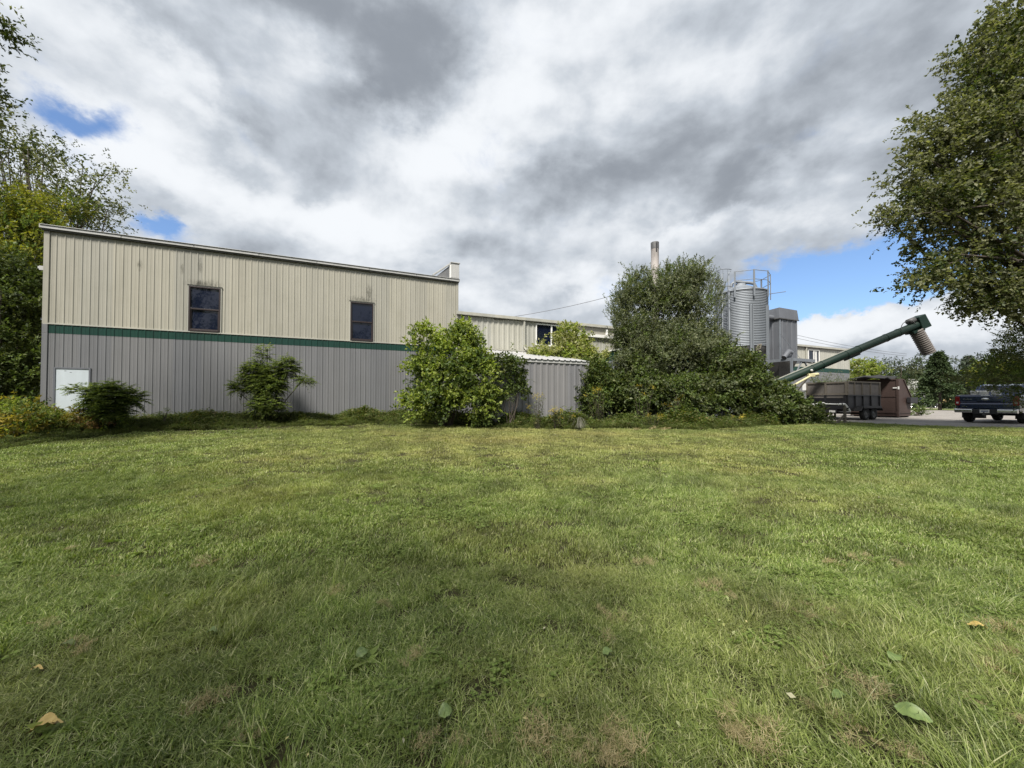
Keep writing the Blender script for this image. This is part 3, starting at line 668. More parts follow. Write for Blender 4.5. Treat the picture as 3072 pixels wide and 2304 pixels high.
MB().add([(.0, .0, zb), (WX, 0, zb), (WX, WY, zb), (0, WY, zb), (.75, .7, zb-2.2), (1.25, .7, zb-2.2), (1.25, 1.3, zb-2.2), (.75, 1.3, zb-2.2)], [(0, 1, 5, 4), (1, 2, 6, 5), (2, 3, 7, 6), (3, 0, 4, 7), (4, 5, 6, 7)]).build('hopper', M['cone'], dc)
m = MB(); x0, x1, y0, y1 = -.25, WX+.35, -.9, WY
m.box(x0, x1, y0-.06, y0+.06, zb-.2, zb).box(x0, x1, y1-.06, y1+.06, zb-.2, zb).box(x0-.06, x0+.06, y0+.06, y1-.06, zb-.2, zb).box(x1-.06, x1+.06, y0+.06, y1-.06, zb-.2, zb)
m.box(x0+.06, x1-.06, y0+.06, -.06, zb-.05, zb-.02); m.build('platform', M['galv'], dc)
for (x, y) in ((x0, y0), (x1, y0), (x0, y1), (x1, y1)): MB().box(x-.06, x+.06, y-.06, y+.06, 0, zb-.2).build('leg', M['galv'], dc)
for (a, b) in (((x0, y0, zb-1.7), (x0+1.1, y0, zb-.25)), ((x1, y0, zb-1.7), (x1-1.1, y0, zb-.25)), ((x0, y0, .4), (x1, y0, zb-2.3))): MB().bar(a, b, .07).build('brace', M['galv'], dc)
m = MB(); m.lathe([(0, 0), (.24, 0), (.24, .3), (0, .3)], 20, (.1, -.62, zb+.3), axis=(0, 1, 0)); m.tube([(-.4, -.5, zb+.05), (-.1, -.5, zb+.3), (.15, -.5, zb+.5), (.4, -.5, zb+.42)], [.16, .16, .17, .18], 12); m.build('blower', M['galvdark'], dc)
MB().tube([(-.45, -.3, ztop-1.2), (x1, y0-.3, zb-1.6)], .012, 5).build('guy_wire', M['galv'], dc)
MB().tube([(-.9, .5, ztop+.1), (0, .5, ztop+.1)], .22, 14).build('duct', M['galvdark'], dc)
# torn tan sheet near the silo leg
a = at(2268, 1052, 23.9); b = at(2289, 1030, 23.9)
m = MB(); m.add([a, a+Vector((.30, 0, .12)), b+Vector((0, .1, 0)), b+Vector((-.24, .1, .05)), a+Vector((.02, 0, .18))], [(0, 1, 2, 3, 4)])
o = m.build('insulation_sheet', M['wood']); sm_ = o.modifiers.new('t', 'SOLIDIFY'); sm_.thickness = .02
tag(o, 'small torn tan sheet caught at the foot of the silo bin wall', 'sheet')

# ------------------------------------------------------------------ auger conveyor
AY = 21.6
a0 = at(2300, 1164, AY+.2); a1 = at(2757, 972, AY)
au = empty('grain_auger', (a0.x, a0.y, gz), 0, 'long dark green auger tube slanting up above the trailer with a ribbed brown spout', 'auger')
O = Vector((a0.x, a0.y, gz)); A, B = a0-O, a1-O; dr = (B-A).normalized(); up = Vector((0, -1, 0)).cross(dr)*-1
up = dr.cross(Vector((0, -1, 0))); up = up if up.z > 0 else -up
MB().tube([A-dr*1.2, B], .215, 20).build('tube', M['augergreen'], au)
ch = MB()
for off in (.0,): ch.bar(A-dr*1.0+up*.23, A+dr*5.2+up*.23, .05, .04, up=tuple(up)); ch.build('top_strip', M['cream'], au)  # narrow cream bar along the top of the tube's lower part
Lr = (B-A).length
for f in (.06, .30, .36, .52, .60, .78, .86):
    MB().tube([A+dr*Lr*f, A+dr*(Lr*f+.05)], .232, 20).build('clamp_ring', M['augergreen'], au)
MB().bar(A+dr*Lr*.50-up*.26, A+dr*Lr*.60-up*.26, .10, .08).build('hanger', M['augergreen'], au)
MB().tube([A+dr*Lr*.27+Vector((0, -.25, 0)), A+dr*Lr*.275+Vector((0, -.31, 0))], .06, 10).build('inspection_cap', M['plastic'], au)
hb = MB(); c = B+dr*.05-up*.02
def P3(x, z, y): return c+dr*x*.85+up*z*.85+Vector((0, y*.9, 0))
vs = [P3(-.28, -.35, -.3), P3(.35, -.35, -.3), P3(.35, -.35, .3), P3(-.28, -.35, .3), P3(-.22, .52, -.3), P3(.28, .55, -.3), P3(.28, .55, .3), P3(-.22, .52, .3)]
hb.add(vs, [(3,2,1,0),(4,5,6,7),(0,1,5,4),(1,2,6,5),(2,3,7,6),(3,0,4,7)]); hb.build('head_box', M['augergreen'], au, bevel=.03)
MB().lathe([(0, 0), (.16, 0), (.16, .35), (0, .35)], 16, c-dr*.62+up*.36+Vector((0, -.05, 0)), axis=tuple(dr)).build('motor', M['cone'], au)
m = MB(); pts = []
for q in range(0, 200, 20): pts.append(c-dr*(.85-.42*math.cos(R(q)))+up*(.12+.36*math.sin(R(q)))+Vector((0, -.2, 0)))
m.tube(pts, .018, 6); m.build('cable', M['cone'], au)
MB().bar(c-dr*.75-up*.25, c-dr*.1-up*.3, .5, .14, up=tuple(up)).build('outlet_collar', M['augergreen'], au)
s0 = at(2747, 990, AY)-O; s1 = at(2787, 1060, AY)-O; dsp = (s1-s0).normalized(); Ls = (s1-s0).length
prof = []; k = 0; npl = 13
for i in range(npl):
    z = Ls*i/npl; prof += [(.27, z), (.315, z+Ls/npl*.45), (.32, z+Ls/npl*.6), (.27, z+Ls/npl*.95)]
MB().lathe(prof, 28, s0, axis=tuple(dsp)).build('ribbed_spout', M['spout'], au)
st_top = at(2435, 1126, AY-.2)-O
MB().tube([at(2345, 1176, AY-1.0)-O, st_top], .06, 8).build('strut', M['yellowpost'], au)
MB().tube([at(2385, 1182, AY+.6)-O, st_top+Vector((.02, .2, 0))], .045, 8).build('strut', M['wood'], au)
MB().box(-.12, .12, -.12, .12, -.09, .09).tube([(-.2, 0, 0), (.35, 0, .06)], .09, 10).build('strut_joint', M['yellowpost'], au, loc=st_top, bevel=.02)

# ------------------------------------------------------------------ dump trailer
TC = ghit(2543, 1263); k = (.36-EYE)/ray(2543, 1262).z; TC = ray(2543, 1262)*k; TC = Vector((TC.x, TC.y, .36))
ty = TC.y; TRS = Vector((at(2543, 1262, 21.3).x, 21.3, .372))
tr = empty('dump_trailer', TRS, ANG, 'black twin-axle dump trailer with tall weathered plywood sides, left of the dumpster', 'trailer')
# local: x along the side (away), y across (0 = near side, 2.1 = far side)
TW, TL = 2.05, 3.5; zf_, zm, zt = .62, 1.42, 2.16
MB().box(0, TL, 0, .05, zf_, zm).box(0, TL, TW-.05, TW, zf_, zm).box(TL-.05, TL, .05, TW-.05, zf_, zm).box(0, TL, .05, TW-.05, zf_, zf_+.06).build('bed', M['black'], tr, bevel=.008)
m = MB()
for x in (.0, .75, 1.55, 2.4, 3.35): m.box(x+.0, x+.06, -.05, 0, zf_, zm)
m.box(-.02, TL, -.06, .0, zm-.06, zm+.0); m.build('side_rib', M['black'], tr)
# near-end face (rear gate) at x = 0
m = MB(); m.box(-.06, 0, .05, TW-.05, zf_, zf_+.14).box(-.06, 0, .05, TW-.05, zm-.08, zm-.02).box(-.06, 0, .05, .14, zf_, zm).box(-.06, 0, TW-.14, TW-.05, zf_, zm).box(-.06, 0, TW/2-.05, TW/2+.05, zf_, zm).box(-.06, 0, .14, TW-.14, .95, 1.05)
m.build('rear_gate', M['black'], tr, bevel=.005)
for (a, b) in ((.16, TW/2-.07), (TW/2+.07, TW-.16)):
    MB().box(-.075, -.061, a, b, 1.25, 1.33).build('reflector_strip', M['plywood'], tr); MB().box(-.075, -.061, a, b, .86, .93).build('reflector_strip', M['plastic'], tr)
m = MB(); m.box(.0, .03, .03, TW-.03, zm, zt); m.build('end_board', M['plywood'], tr)
m = MB(); m.box(.03, TL, .02, .05, zm, zt+.02).box(.03, TL, TW-.05, TW-.02, zm, zt+.02).box(TL-.03, TL, .05, TW-.05, zm, zt); m.build('side_board', M['plywood'], tr)
m = MB()
for y in (.0, TW/2-.04, TW-.09): m.box(-.05, -.001, y, y+.09, zm-.02, zt)
m.box(-.045, -.002, .09, TW-.09, zt-.09, zt).box(-.045, -.002, .09, TW-.09, zm, zm+.09)
for x in (.03, .7, 1.5, 2.4, 3.4): m.box(x, x+.07, -.03, .018, zm, zt)
m.box(.03, TL, -.028, .019, zt-.05, zt+.025); m.build('board_frame', M['wood'], tr)
fn = MB(); fn.box(.85, 2.75, -.34, -.001, .74, .79).box(.85, 2.75, -.36, -.34, .66, .79).bar((.85, -.17, .77), (.62, -.17, .52), .34, .03).bar((2.75, -.17, .77), (2.98, -.17, .52), .34, .03)
fn.build('fender', M['black'], tr, bevel=.006)
def wheel(parent, loc, rad, wid, rim=M['cone'], out=-1):
    p_ = [(rad*.62, -wid/2), (rad*.9, -wid/2), (rad*.985, -wid*.38), (rad, -wid*.2), (rad*.985, -wid*.18), (rad, -wid*.16), (rad, wid*.16), (rad*.985, wid*.18), (rad, wid*.2), (rad*.985, wid*.38), (rad*.9, wid/2), (rad*.62, wid/2)]
    w_ = MB().lathe(p_, 40, axis=(0, 1, 0)).build('wheel', M['rubber'], parent, loc=loc)
    s_ = out; m_ = MB().lathe([(rad*.64, .0), (rad*.64, wid*.46), (rad*.58, wid*.46), (rad*.52, wid*.25), (rad*.3, wid*.3), (rad*.16, wid*.42), (0, wid*.42)], 28, axis=(0, s_, 0))
    m_.build('rim', rim, w_)
    return w_
for x in (1.32, 2.14):
    for (y, o_) in ((-.17, -1), (TW+.17, 1)): wheel(tr, (x, y, .355), .355, .21, out=o_)
m = MB(); m.box(-.5, TL+1.2, .55, .65, .46, .6).box(-.5, TL+1.2, 1.4, 1.5, .46, .6).box(-.56, -.5, .25, TW-.25, .42, .6); m.build('chassis', M['black'], tr)
m = MB()
for x in (1.32, 2.14): m.tube([(x, .0, .36), (x, TW, .36)], .05, 10)
m.build('axle', M['black'], tr)
for y in (.3, 1.55): MB().box(-.585, -.562, y, y+.28, .44, .55).build('lamp_bar', M['plastic'], tr)
MB().box(-.08, .02, TW-.02, TW+.16, 1.72, 2.12).build('marker_board', M['white'], tr)
# ------------------------------------------------------------------ tape-wrapped barrier
a = at(2455, 1211, 19.0); b = at(2534, 1213, 18.7); g0 = .36
ba = empty('barrier', (a.x, a.y, g0), 0, 'low barrier of thin posts and a white wrapped top bar in front of the trailer', 'barrier')
def L_(p): return Vector((p.x-a.x, p.y-a.y, p.z-g0))
A_, B_ = L_(a), L_(b)
MB().tube([A_-Vector((.12, 0, .03)), A_, A_*.5+B_*.5+Vector((0, 0, -.01)), B_, B_+Vector((.06, 0, -.03))], .035, 8).build('top_bar', M['plastic'], ba)
for q, rr_ in ((A_, .03), (B_, .045)): MB().box(q.x-rr_, q.x+rr_, q.y-rr_, q.y+rr_, 0, q.z-.03).build('post', M['wood'], ba)
MB().bar((B_.x-.42, B_.y, .02), (B_.x, B_.y, .42), .06, .09).build('brace', M['wood'], ba); MB().box(B_.x-.7, B_.x+.5, B_.y-.05, B_.y+.05, 0, .06).build('foot', M['wood'], ba)
for (q, d_) in ((A_, Vector((-.22, 0, -.10))), (A_, Vector((.28, 0, .02))), (B_, Vector((.24, -.02, -.34))), (B_, Vector((-.3, 0, 0)))):
    MB().tube([q, q+d_*.5, q+d_], [.055, .06, .05], 8).build('wrap', M['plastic'], ba); MB().tube([q+d_*.45, q+d_*.6], .064, 8).build('tape', M['black'], ba)

# ------------------------------------------------------------------ dumpster
DS = at(2695, 1253, 24.6); DS.z = .372
du = empty('dumpster', DS, ANG, 'big rust-brown steel dumpster with an open black lid and slanted front', 'dumpster')
WYD = 2.5; hD = at(2695, 1136, 24.6).z-.372
prf = [(0, .08), (1.62, .08), (1.72, 1.05), (1.66, 1.35), (.72, hD), (0, hD)]
MB().prism(prf, 0, WYD).build('body', M['brown'], du, bevel=.02)
m = MB()
m.box(-.05, -.001, -.03, .06, .05, hD).box(-.05, -.001, WYD-.06, WYD, .05, hD).box(-.045, -.002, .06, WYD-.06, .28, .36).box(-.045, -.002, .06, WYD-.06, hD-.08, hD).box(-.03, -.002, .06, WYD-.06, 1.33, 1.36)
m.box(0, .08, -.045, -.001, .05, hD).box(.08, 1.6, -.04, -.001, .28, .34).bar((.72, -.02, hD-.03), (1.66, -.02, 1.36), .05, .07); m.build('rib', M['brown'], du)
m = MB(); m.box(1.0, 1.95, -.24, -.046, .95, 1.3).box(1.05, 1.9, -.22, -.05, .9, .95); m.build('fork_pocket', M['black'], du, bevel=.01)
for x in (.15, 1.45): MB().box(x, x+.16, .1, WYD-.1, 0, .08).build('skid', M['black'], du)
m = MB(); r3 = random.Random(2); nlx, nly = 9, 5; vs = []
for j in range(nly):
    for i in range(nlx):
        vs.append((-.95+i*.22+.03*r3.random(), WYD*.12+j*.5, hD+.14+.17*math.sin(i*.95)*.5+.10*(i/nlx)+.05*r3.random()-.16*abs(j-2)/2))
m.add(vs, [(j*nlx+i, j*nlx+i+1, (j+1)*nlx+i+1, (j+1)*nlx+i) for j in range(nly-1) for i in range(nlx-1)])
o = m.build('lid', M['rubber'], du); sm_ = o.modifiers.new('t', 'SOLIDIFY'); sm_.thickness = .05
MB().box(-.06, -.05, .02, .22, hD-.62, hD-.55).box(-.06, -.05, -.1, -.02, hD-.68, hD-.5).build('latch', M['plastic'], du)

# ------------------------------------------------------------------ pickup truck (seen from behind)
TY = 18.75
tp = at(2866, 1271, TY+.9)
tk = empty('pickup_truck', (tp.x, tp.y, .372), ANG, 'dark navy pickup truck seen from behind with chrome bumper, parked under the tree at right', 'truck')
# local: x forward, y 0 = left side .. -2.02 = right side
W2 = 2.02
def loft(mb, secs, smooth=False):
    n = len(secs[0]); vs = [p for s_ in secs for p in s_]; fs_ = []
    for i in range(len(secs)-1):
        for k in range(n): fs_.append((i*n+k, i*n+(k+1) % n, (i+1)*n+(k+1) % n, (i+1)*n+k))
    fs_ += [tuple(range(n-1, -1, -1)), tuple(range((len(secs)-1)*n, len(secs)*n))]
    return mb.add(vs, fs_, smooth)
m = MB()     # bed sides, wheel arches cut as a profile
def arch(cx, r, n=9): return [(cx-r*math.cos(math.pi*i/n), .52+r*.9*math.sin(math.pi*i/n)) for i in range(n+1)]
side = [(.10, .62), (.12, 1.36), (1.95, 1.40), (5.55, 1.22), (5.85, 1.0), (5.88, .5), (5.35, .45)] + arch(4.88, .46)[::-1] + [(4.3, .42), (1.75, .42)] + arch(1.20, .46)[::-1] + [(.62, .50)]
m.prism(side, -.09, 0).prism(side, -W2, -W2+.09)
m.box(.14, 1.95, -W2+.09, -.09, .62, .72).box(1.95, 2.0, -W2+.09, -.09, .5, 1.38)
m.prism([(2.0, .42), (2.0, 1.40), (4.0, 1.33), (5.6, 1.2), (5.84, .95), (5.84, .5)], -W2+.09, -.09)
m.build('body', M['truck'], tk, bevel=.03, seg=3)
m = MB(); secs = []
for (x, zb_, zt_, ins) in ((1.98, 1.36, 1.44, .06), (2.12, 1.36, 1.86, .18), (2.5, 1.36, 1.95, .22), (3.4, 1.36, 1.95, .22), (4.45, 1.33, 1.42, .10)):
    secs.append([(x, -ins*.35, zb_), (x, -ins, zt_-.02), (x, -ins-.12, zt_), (x, -W2+ins+.12, zt_), (x, -W2+ins, zt_-.02), (x, -W2+ins*.35, zb_)])
cabm = loft(MB(), secs).build('cab', M['truck'], tk, bevel=.02)
MB().add([(1.999-.01, -.22, 1.46), (1.989, -W2+.22, 1.46), (2.085, -W2+.34, 1.80), (2.085, -.34, 1.80)], [(0, 1, 2, 3)]).build('rear_window', M['glass'], tk)
for y in (-.165+.06, -W2+.165-.06):
    MB().add([(2.3, y, 1.46), (3.9, y, 1.46), (3.45, y-(.09 if y > -1 else -.09), 1.86), (2.45, y-(.09 if y > -1 else -.09), 1.86)], [(0, 1, 2, 3)]).build('side_window', M['glass'], tk)
tg = MB(); sec = [(.06, .66), (.03, .72), (.03, .92), (.065, .98), (.055, 1.02), (.02, 1.06), (.02, 1.30), (.05, 1.34), (.03, 1.36), (.10, 1.385), (.13, 1.36), (.13, .66)]
tg.prism(sec, -W2+.17, -.17)
tail = tg.build('tailgate', M['truck'], tk, bevel=.01)
MB().box(.012, .03, -W2/2-.15, -W2/2+.15, 1.325, 1.36).build('handle', M['chrome'], tail, bevel=.006)
ov = MB(); ov.lathe([(0, .018), (.07, .016), (.095, .008), (.1, 0)], 28, axis=(-1, 0, 0)); o = ov.build('emblem', M['chrome'], tail, loc=(.021, -W2/2, 1.17)); o.scale = (1, 1.35, .62)
for i in range(9): MB().box(.012, .02, -.30-i*.035, -.274-i*.035, 1.165, 1.185).build('badge_letter', M['chrome'], tail)
for i in range(4): MB().box(.022, .03, -.27-i*.045, -.235-i*.045, .80, .83).build('badge_letter', M['chrome'], tail)
for y0, y1 in ((-.17, .012), (-W2-.012, -W2+.17)):
    tlp = MB(); tlp.box(.035, .20, y0+.004, y1, .86, 1.30); o = tlp.build('tail_light', M['red'], tk, bevel=.02)
    MB().box(.028, .05, (y0+y1)/2-.04, (y0+y1)/2+.04, .95, 1.04).build('reverse_lamp', M['plastic'], o, bevel=.005)
bm = MB()
for (ya, yb) in ((-.01, -.62), (-W2+.01, -W2+.62)):
    y0, y1 = sorted((ya, yb)); bm.prism([(-.12, .50), (-.14, .56), (-.14, .66), (-.08, .70), (.08, .70), (.08, .50)], y0, y1)
bm.build('bumper', M['chrome'], tk, bevel=.018, seg=3)
MB().box(-.09, .1, -W2+.62, -.62, .44, .68).build('bumper_center', M['black'], tk, bevel=.02)
lp = MB().box(-.105, -.091, -W2/2-.155, -W2/2+.155, .50, .66).build('license_plate', M['white'], tk, bevel=.003)
bl = plain('plate_blue', (.10, .14, .30), .5)
for i in range(6): MB().box(-.110, -.1055, -W2/2-.11+i*.037, -W2/2-.085+i*.037, .555, .615).build('plate_mark', bl, lp)
MB().box(-.22, .1, -W2/2-.04, -W2/2+.04, .38, .46).lathe([(0, .10), (.03, .09), (.03, 0)], 12, (-.19, -W2/2, .46)).build('tow_hitch', M['cone'], tk)
for (x, y, o_) in ((1.20, -.14, 1), (4.88, -.14, 1), (1.20, -W2+.14, -1), (4.88, -W2+.14, -1)): wheel(tk, (x, y, .40), .40, .27, rim=M['chrome'], out=o_)
MB().tube([(1.2, -.2, .42), (1.2, -W2+.2, .42)], .06, 10).lathe([(0, -.16), (.13, -.1), (.17, 0), (.13, .1), (0, .16)], 16, (1.2, -W2/2, .42), axis=(1, 0, 0)).build('rear_axle', M['black'], tk)
MB().box(.5, .7, -.85, -.45, .22, .5).box(.3, 4.8, -.6, -.5, .45, .6).box(.3, 4.8, -W2+.5, -W2+.6, .45, .6).build('underbody', M['black'], tk)
for y in (-.28, -W2+.02): MB().box(.72, .75, y, y+.26, .22, .6).build('mud_flap', M['rubber'], tk)
for (y, o_) in ((.0, 1), (-W2, -1)): MB().box(3.75, 3.92, y, y+.28*o_, 1.36, 1.60) .build('mirror', M['black'], tk, bevel=.02)
# pails in the bed
for i, (x, y, lab) in enumerate(((.55, -.55, 'white lidded pail nearest the left side of the truck bed'), (.45, -.86, 'white lidded pail second from the left in the truck bed'), (.55, -1.22, 'white lidded pail standing alone on the right in the truck bed'))):
    w_ = tk.matrix_world; p = Vector((tp.x, tp.y, .372)) + Matrix.Rotation(ANG, 3, 'Z') @ Vector((x, y, .72))
    e_ = empty('pail', p, 0, lab, 'pail', 'white pails in the truck bed')
    MB().lathe([(0, .0), (.145, 0), (.16, .35), (.16, .82)], 24).build('bucket', M['plastic'], e_)
    MB().lathe([(.172, .78), (.175, .85), (.165, .87), (0, .87)], 24).build('lid', M['white'], e_)

# ------------------------------------------------------------------ far things
p = at(2700, 1215, 60); p.z = .36
fb_ = empty('white_building', p, 0, 'small white flat-roofed building far behind the dumpster', 'building')
h_ = at(2720, 1137, 60).z-.36; wd = (2748-2692)/F*60
MB().box(-.5, wd, 0, 6, 0, h_-.12).build('wall', M['plastic'], fb_); MB().box(-.6, wd+.1, -.1, 6.1, h_-.12, h_).build('roof', M['trim'], fb_)
d_ = MB().box(wd*.72, wd*.72+1.0, -.04, -.001, 0, 2.1).build('door', M['galvdark'], fb_)
MB().box(wd+.1, wd+2.4, 1, 4, 0, 2.6).build('porch', M['roof'], fb_)
def far_car(name, px, py, Y, rz, mat, label, cat='car'):
    p = at(px, py, Y); p.z = .36; e_ = empty(name, p, rz, label, cat)
    m = MB(); secs = []
    prof = [(-2.2, .45, .8), (-2.1, .35, .98), (-1.2, .3, 1.02), (-.2, .3, 1.05), (1.0, .3, 1.0), (1.9, .33, .9), (2.2, .45, .7)]
    for (x, zb_, zt_) in prof: secs.append([(x, -.88, zb_), (x, -.9, (zb_+zt_)/2), (x, -.84, zt_), (x, .84, zt_), (x, .9, (zb_+zt_)/2), (x, .88, zb_)])
    loft(m, secs); m.build('body', mat, e_, bevel=.04)
    m = MB(); secs = []
    for (x, zt_, ins) in ((-1.9, 1.0, .02), (-1.3, 1.42, .16), (-.2, 1.48, .18), (.5, 1.42, .18), (1.25, 1.0, .02)): secs.append([(x, -.84, .98), (x, -.84+ins, zt_), (x, .84-ins, zt_), (x, .84, .98)])
    loft(m, secs); cb = m.build('cabin', M['glass'], e_)
    secs = [[(x, -.7, zt_), (x, -.7, zt_+.025), (x, .7, zt_+.025), (x, .7, zt_)] for (x, zt_) in ((-1.25, 1.42), (-.2, 1.48), (.5, 1.425))]
    loft(MB(), secs).build('roof', mat, e_)
    for x in (-1.35, 1.35):
        for y, o_ in ((-.78, -1), (.78, 1)): wheel(e_, (x, y, .33), .33, .2, rim=M['chrome'], out=o_)
    for y in (-.6, .6): MB().box(2.12, 2.22, y-.16, y+.16, .62, .74).build('headlight', M['plastic'], e_, bevel=.02)
    return e_
silver = plain('silver_paint', (.5, .52, .54), .3, .3, var=.05)
far_car('parked_car', 2757, 1218, 57, R(-20), silver, 'silver car parked on the far drive beside the spruce')
p = at(2846, 1221, 57); p.z = .36
e_ = empty('yellow_loader', p, 0, 'small yellow and tan machine far off, just left of the truck', 'machine')
ylw = plain('machine_yellow', (.55, .42, .2), .6)
MB().box(-.5, .4, -.5, .5, .35, .95).prism([(-.45, .95), (-.3, 1.25), (.2, 1.3), (.3, .95)], -.4, .4).build('body', ylw, e_, bevel=.04)
for x in (-.35, .5): wheel(e_, (x, -.5, .3), .3, .18, rim=ylw)
MB().bar((.4, -.3, .7), (1.1, -.3, .25), .1).build('arm', ylw, e_)
wire_m = plain('wire', (.10, .10, .11), .6)
def wire(name, a, b, sag, label, r=.018):
    pts = []
    for i in range(13):
        f = i/12; q = a.lerp(b, f); q = q.copy(); q.z -= sag*4*f*(1-f); pts.append(q)
    tag(MB().tube(pts, r, 5).build(name, wire_m), label, 'wire')
wire('overhead_wire', at(1520, 953, 28), at(1960, 850, 28.2), .25, 'thin overhead wire rising from the workshop roof to the chimney stack')
wire('overhead_wire', at(2330, 990, 45), at(2720, 1062, 45), .3, 'upper of two thin wires sloping down behind the auger', .02)
wire('overhead_wire', at(2330, 1000, 45), at(2720, 1068, 45), .3, 'lower of two thin wires sloping down behind the auger', .02)

# ------------------------------------------------------------------ vegetation
def unit(v): return v/np.maximum(1e-9, np.linalg.norm(v, axis=-1, keepdims=True))
def quads_mesh(name, V, mats, parent=None, mat_idx=None):
    """V: (n,4,3) leaf quads"""
    n = len(V); me = bpy.data.meshes.new(name); me.vertices.add(n*4); me.vertices.foreach_set('co', V.reshape(-1).astype(np.float32))
    me.loops.add(n*4); me.loops.foreach_set('vertex_index', np.arange(n*4, dtype=np.int32))
    me.polygons.add(n); me.polygons.foreach_set('loop_start', np.arange(0, n*4, 4, dtype=np.int32))
    try: me.polygons.foreach_set('loop_total', np.full(n, 4, dtype=np.int32))
    except Exception: pass
    for m_ in mats: me.materials.append(m_)
    if mat_idx is not None: me.polygons.foreach_set('material_index', mat_idx.astype(np.int32))
    me.update(calc_edges=True)
    o = bpy.data.objects.new(name, me); COL.objects.link(o)
    if parent: o.parent = parent
    return o
def leaves(rng, c, d, size, aspect, up=1.0, fold=.25):
    """leaf quads at points c growing along d"""
    n = len(c); L = size*rng.uniform(.6, 1.25, (n, 1))
    nr = unit(rng.normal(0, .6, (n, 3)) + np.array([0, 0, up])); w = unit(np.cross(d, nr)); nn = np.cross(w, d)
    a = c; b = c+d*L*.48+w*L*aspect*.5; t_ = c+d*L-nn*L*fold; e = c+d*L*.48-w*L*aspect*.5
    return np.stack([a, b, t_, e], 1)
def twigs(rng, o, d, Lt, nl, size, aspect, up=1.0, droop=.15, spread=.9):
    """o,d (n,3) twig origins and directions; returns leaf quads"""
    n = len(o); L = Lt*rng.uniform(.5, 1.2, (n, 1, 1)); f = (np.arange(nl)+.5)/nl; f = f[None, :, None]+rng.uniform(-.5/nl, .5/nl, (n, nl, 1))
    c = o[:, None, :]+d[:, None, :]*L*f; c[..., 2] -= (droop*L[..., 0]*f[..., 0]**2)
    ld = unit(d[:, None, :]*.55+rng.normal(0, spread*.6, (n, nl, 3)))
    c = c.reshape(-1, 3); ld = ld.reshape(-1, 3)
    return leaves(rng, c, ld, size, aspect, up)
def plant(name, label, cat, base, blobs, ntw, Lt, nl, size, aspect, mats, wood=None, up=.8, outw=.8, upw=.3, clump=.35, per=10, inner=.25, seed=1, group=None,
          stems=12, trunk=.12, droop=.15, jitter=1.0, crown='crown', stemname=None, midx=None, zmin=None, sq=None):
    rng = np.random.default_rng(seed); base = np.array(base, float)
    e_ = empty(name, tuple(base), 0, label, cat, group)
    C = np.array([b[:3] for b in blobs], float); Rr = np.array([b[3:6] for b in blobs], float)
    wgt = Rr.prod(1)**.67; wgt /= wgt.sum(); ncl = max(4, ntw//per)
    bi = rng.choice(len(C), ncl, p=wgt); dv = unit(rng.normal(size=(ncl, 3)))
    rad = np.where(rng.random(ncl) < inner, rng.uniform(.1, .7, ncl), rng.uniform(.62, 1.08, ncl))[:, None]
    cc = C[bi]+dv*Rr[bi]*rad
    k = rng.integers(0, ncl, ntw); o = cc[k]+rng.normal(0, 1, (ntw, 3))*clump*np.array([1, 1, .7])*jitter
    d = unit(unit(o-C[bi[k]])*outw+np.array([0, 0, upw])+rng.normal(0, .45, (ntw, 3)))
    if zmin is not None:
        o[:, 2] = np.maximum(o[:, 2], zmin+rng.uniform(0, .25, ntw))
    V = twigs(rng, o, d, Lt, nl, size, aspect, up, droop)-base
    sc_ = rng.uniform(.72, 1.22, ncl)[k]; sc_ = np.repeat(sc_, nl)[:, None, None]; V = V[:, :1]+(V-V[:, :1])*sc_
    mi = None
    if len(mats) > 1:
        # colour by clump, so whole sprays differ
        cm = rng.random(ncl); ki = np.repeat(cm[k], nl); mi = np.minimum((ki*len(mats)).astype(int), len(mats)-1) if midx is None else np.searchsorted(np.array(midx), ki)
    quads_mesh(crown, V, mats, e_, mi)
    # wood: trunk then limbs to some clumps
    if wood:
        m = MB(); top = C[:, 2].max(); cx = C[:, :2].mean(0); z0 = 0.0
        tpos = np.array([cx[0]*.6+base[0]*.4, cx[1]*.6+base[1]*.4, base[2]+(top-base[2])*.55])
        if trunk > 0:
            pts = [Vector((0, 0, -.1)), Vector(tuple((tpos-base)*.35+np.array([.05*trunk*8, 0, 0]))), Vector(tuple((tpos-base)*.7)), Vector(tuple(tpos-base)), Vector(tuple((C[np.argmax(C[:, 2])]-base)))]
            m.tube(pts, [trunk*1.25, trunk, trunk*.75, trunk*.5, trunk*.15], 9)
        for j in rng.choice(ncl, min(stems, ncl), replace=False):
            tgt = Vector(tuple(cc[j]-base))
            if trunk > 0:
                f = rng.uniform(.25, .95); st_ = Vector(tuple((tpos-base)*f)); r0 = trunk*.42*(1.1-f*.6)
            else:
                st_ = Vector((rng.uniform(-.15, .15), rng.uniform(-.1, .1), -.05)); r0 = .022
            mid = st_.lerp(tgt, .5)+Vector(tuple(rng.normal(0, .06, 3)*(tgt-st_).length)); mid.z += .05*(tgt-st_).length
            m.tube([st_, st_.lerp(mid, .5)+Vector((0, 0, .02)), mid, tgt], [r0, r0*.75, r0*.5, r0*.15], 6)
        m.build(stemname or ('trunk' if trunk > 0 else 'stem'), wood, e_)
    return e_
def bl(px, py, Y, rx, ry, rd=None, k=.92):
    """ellipsoid: centre on a sight line at depth Y, radii from photograph pixels at that depth"""
    p = at(px, py, Y); a_ = rx/F*Y*k; b_ = ry/F*Y*k; return (p.x, p.y, p.z, a_, rd or a_*.8, b_)
def gb(px, Y): p = at(px, 1250, Y); return (p.x, p.y, Gf(p.x, p.y))

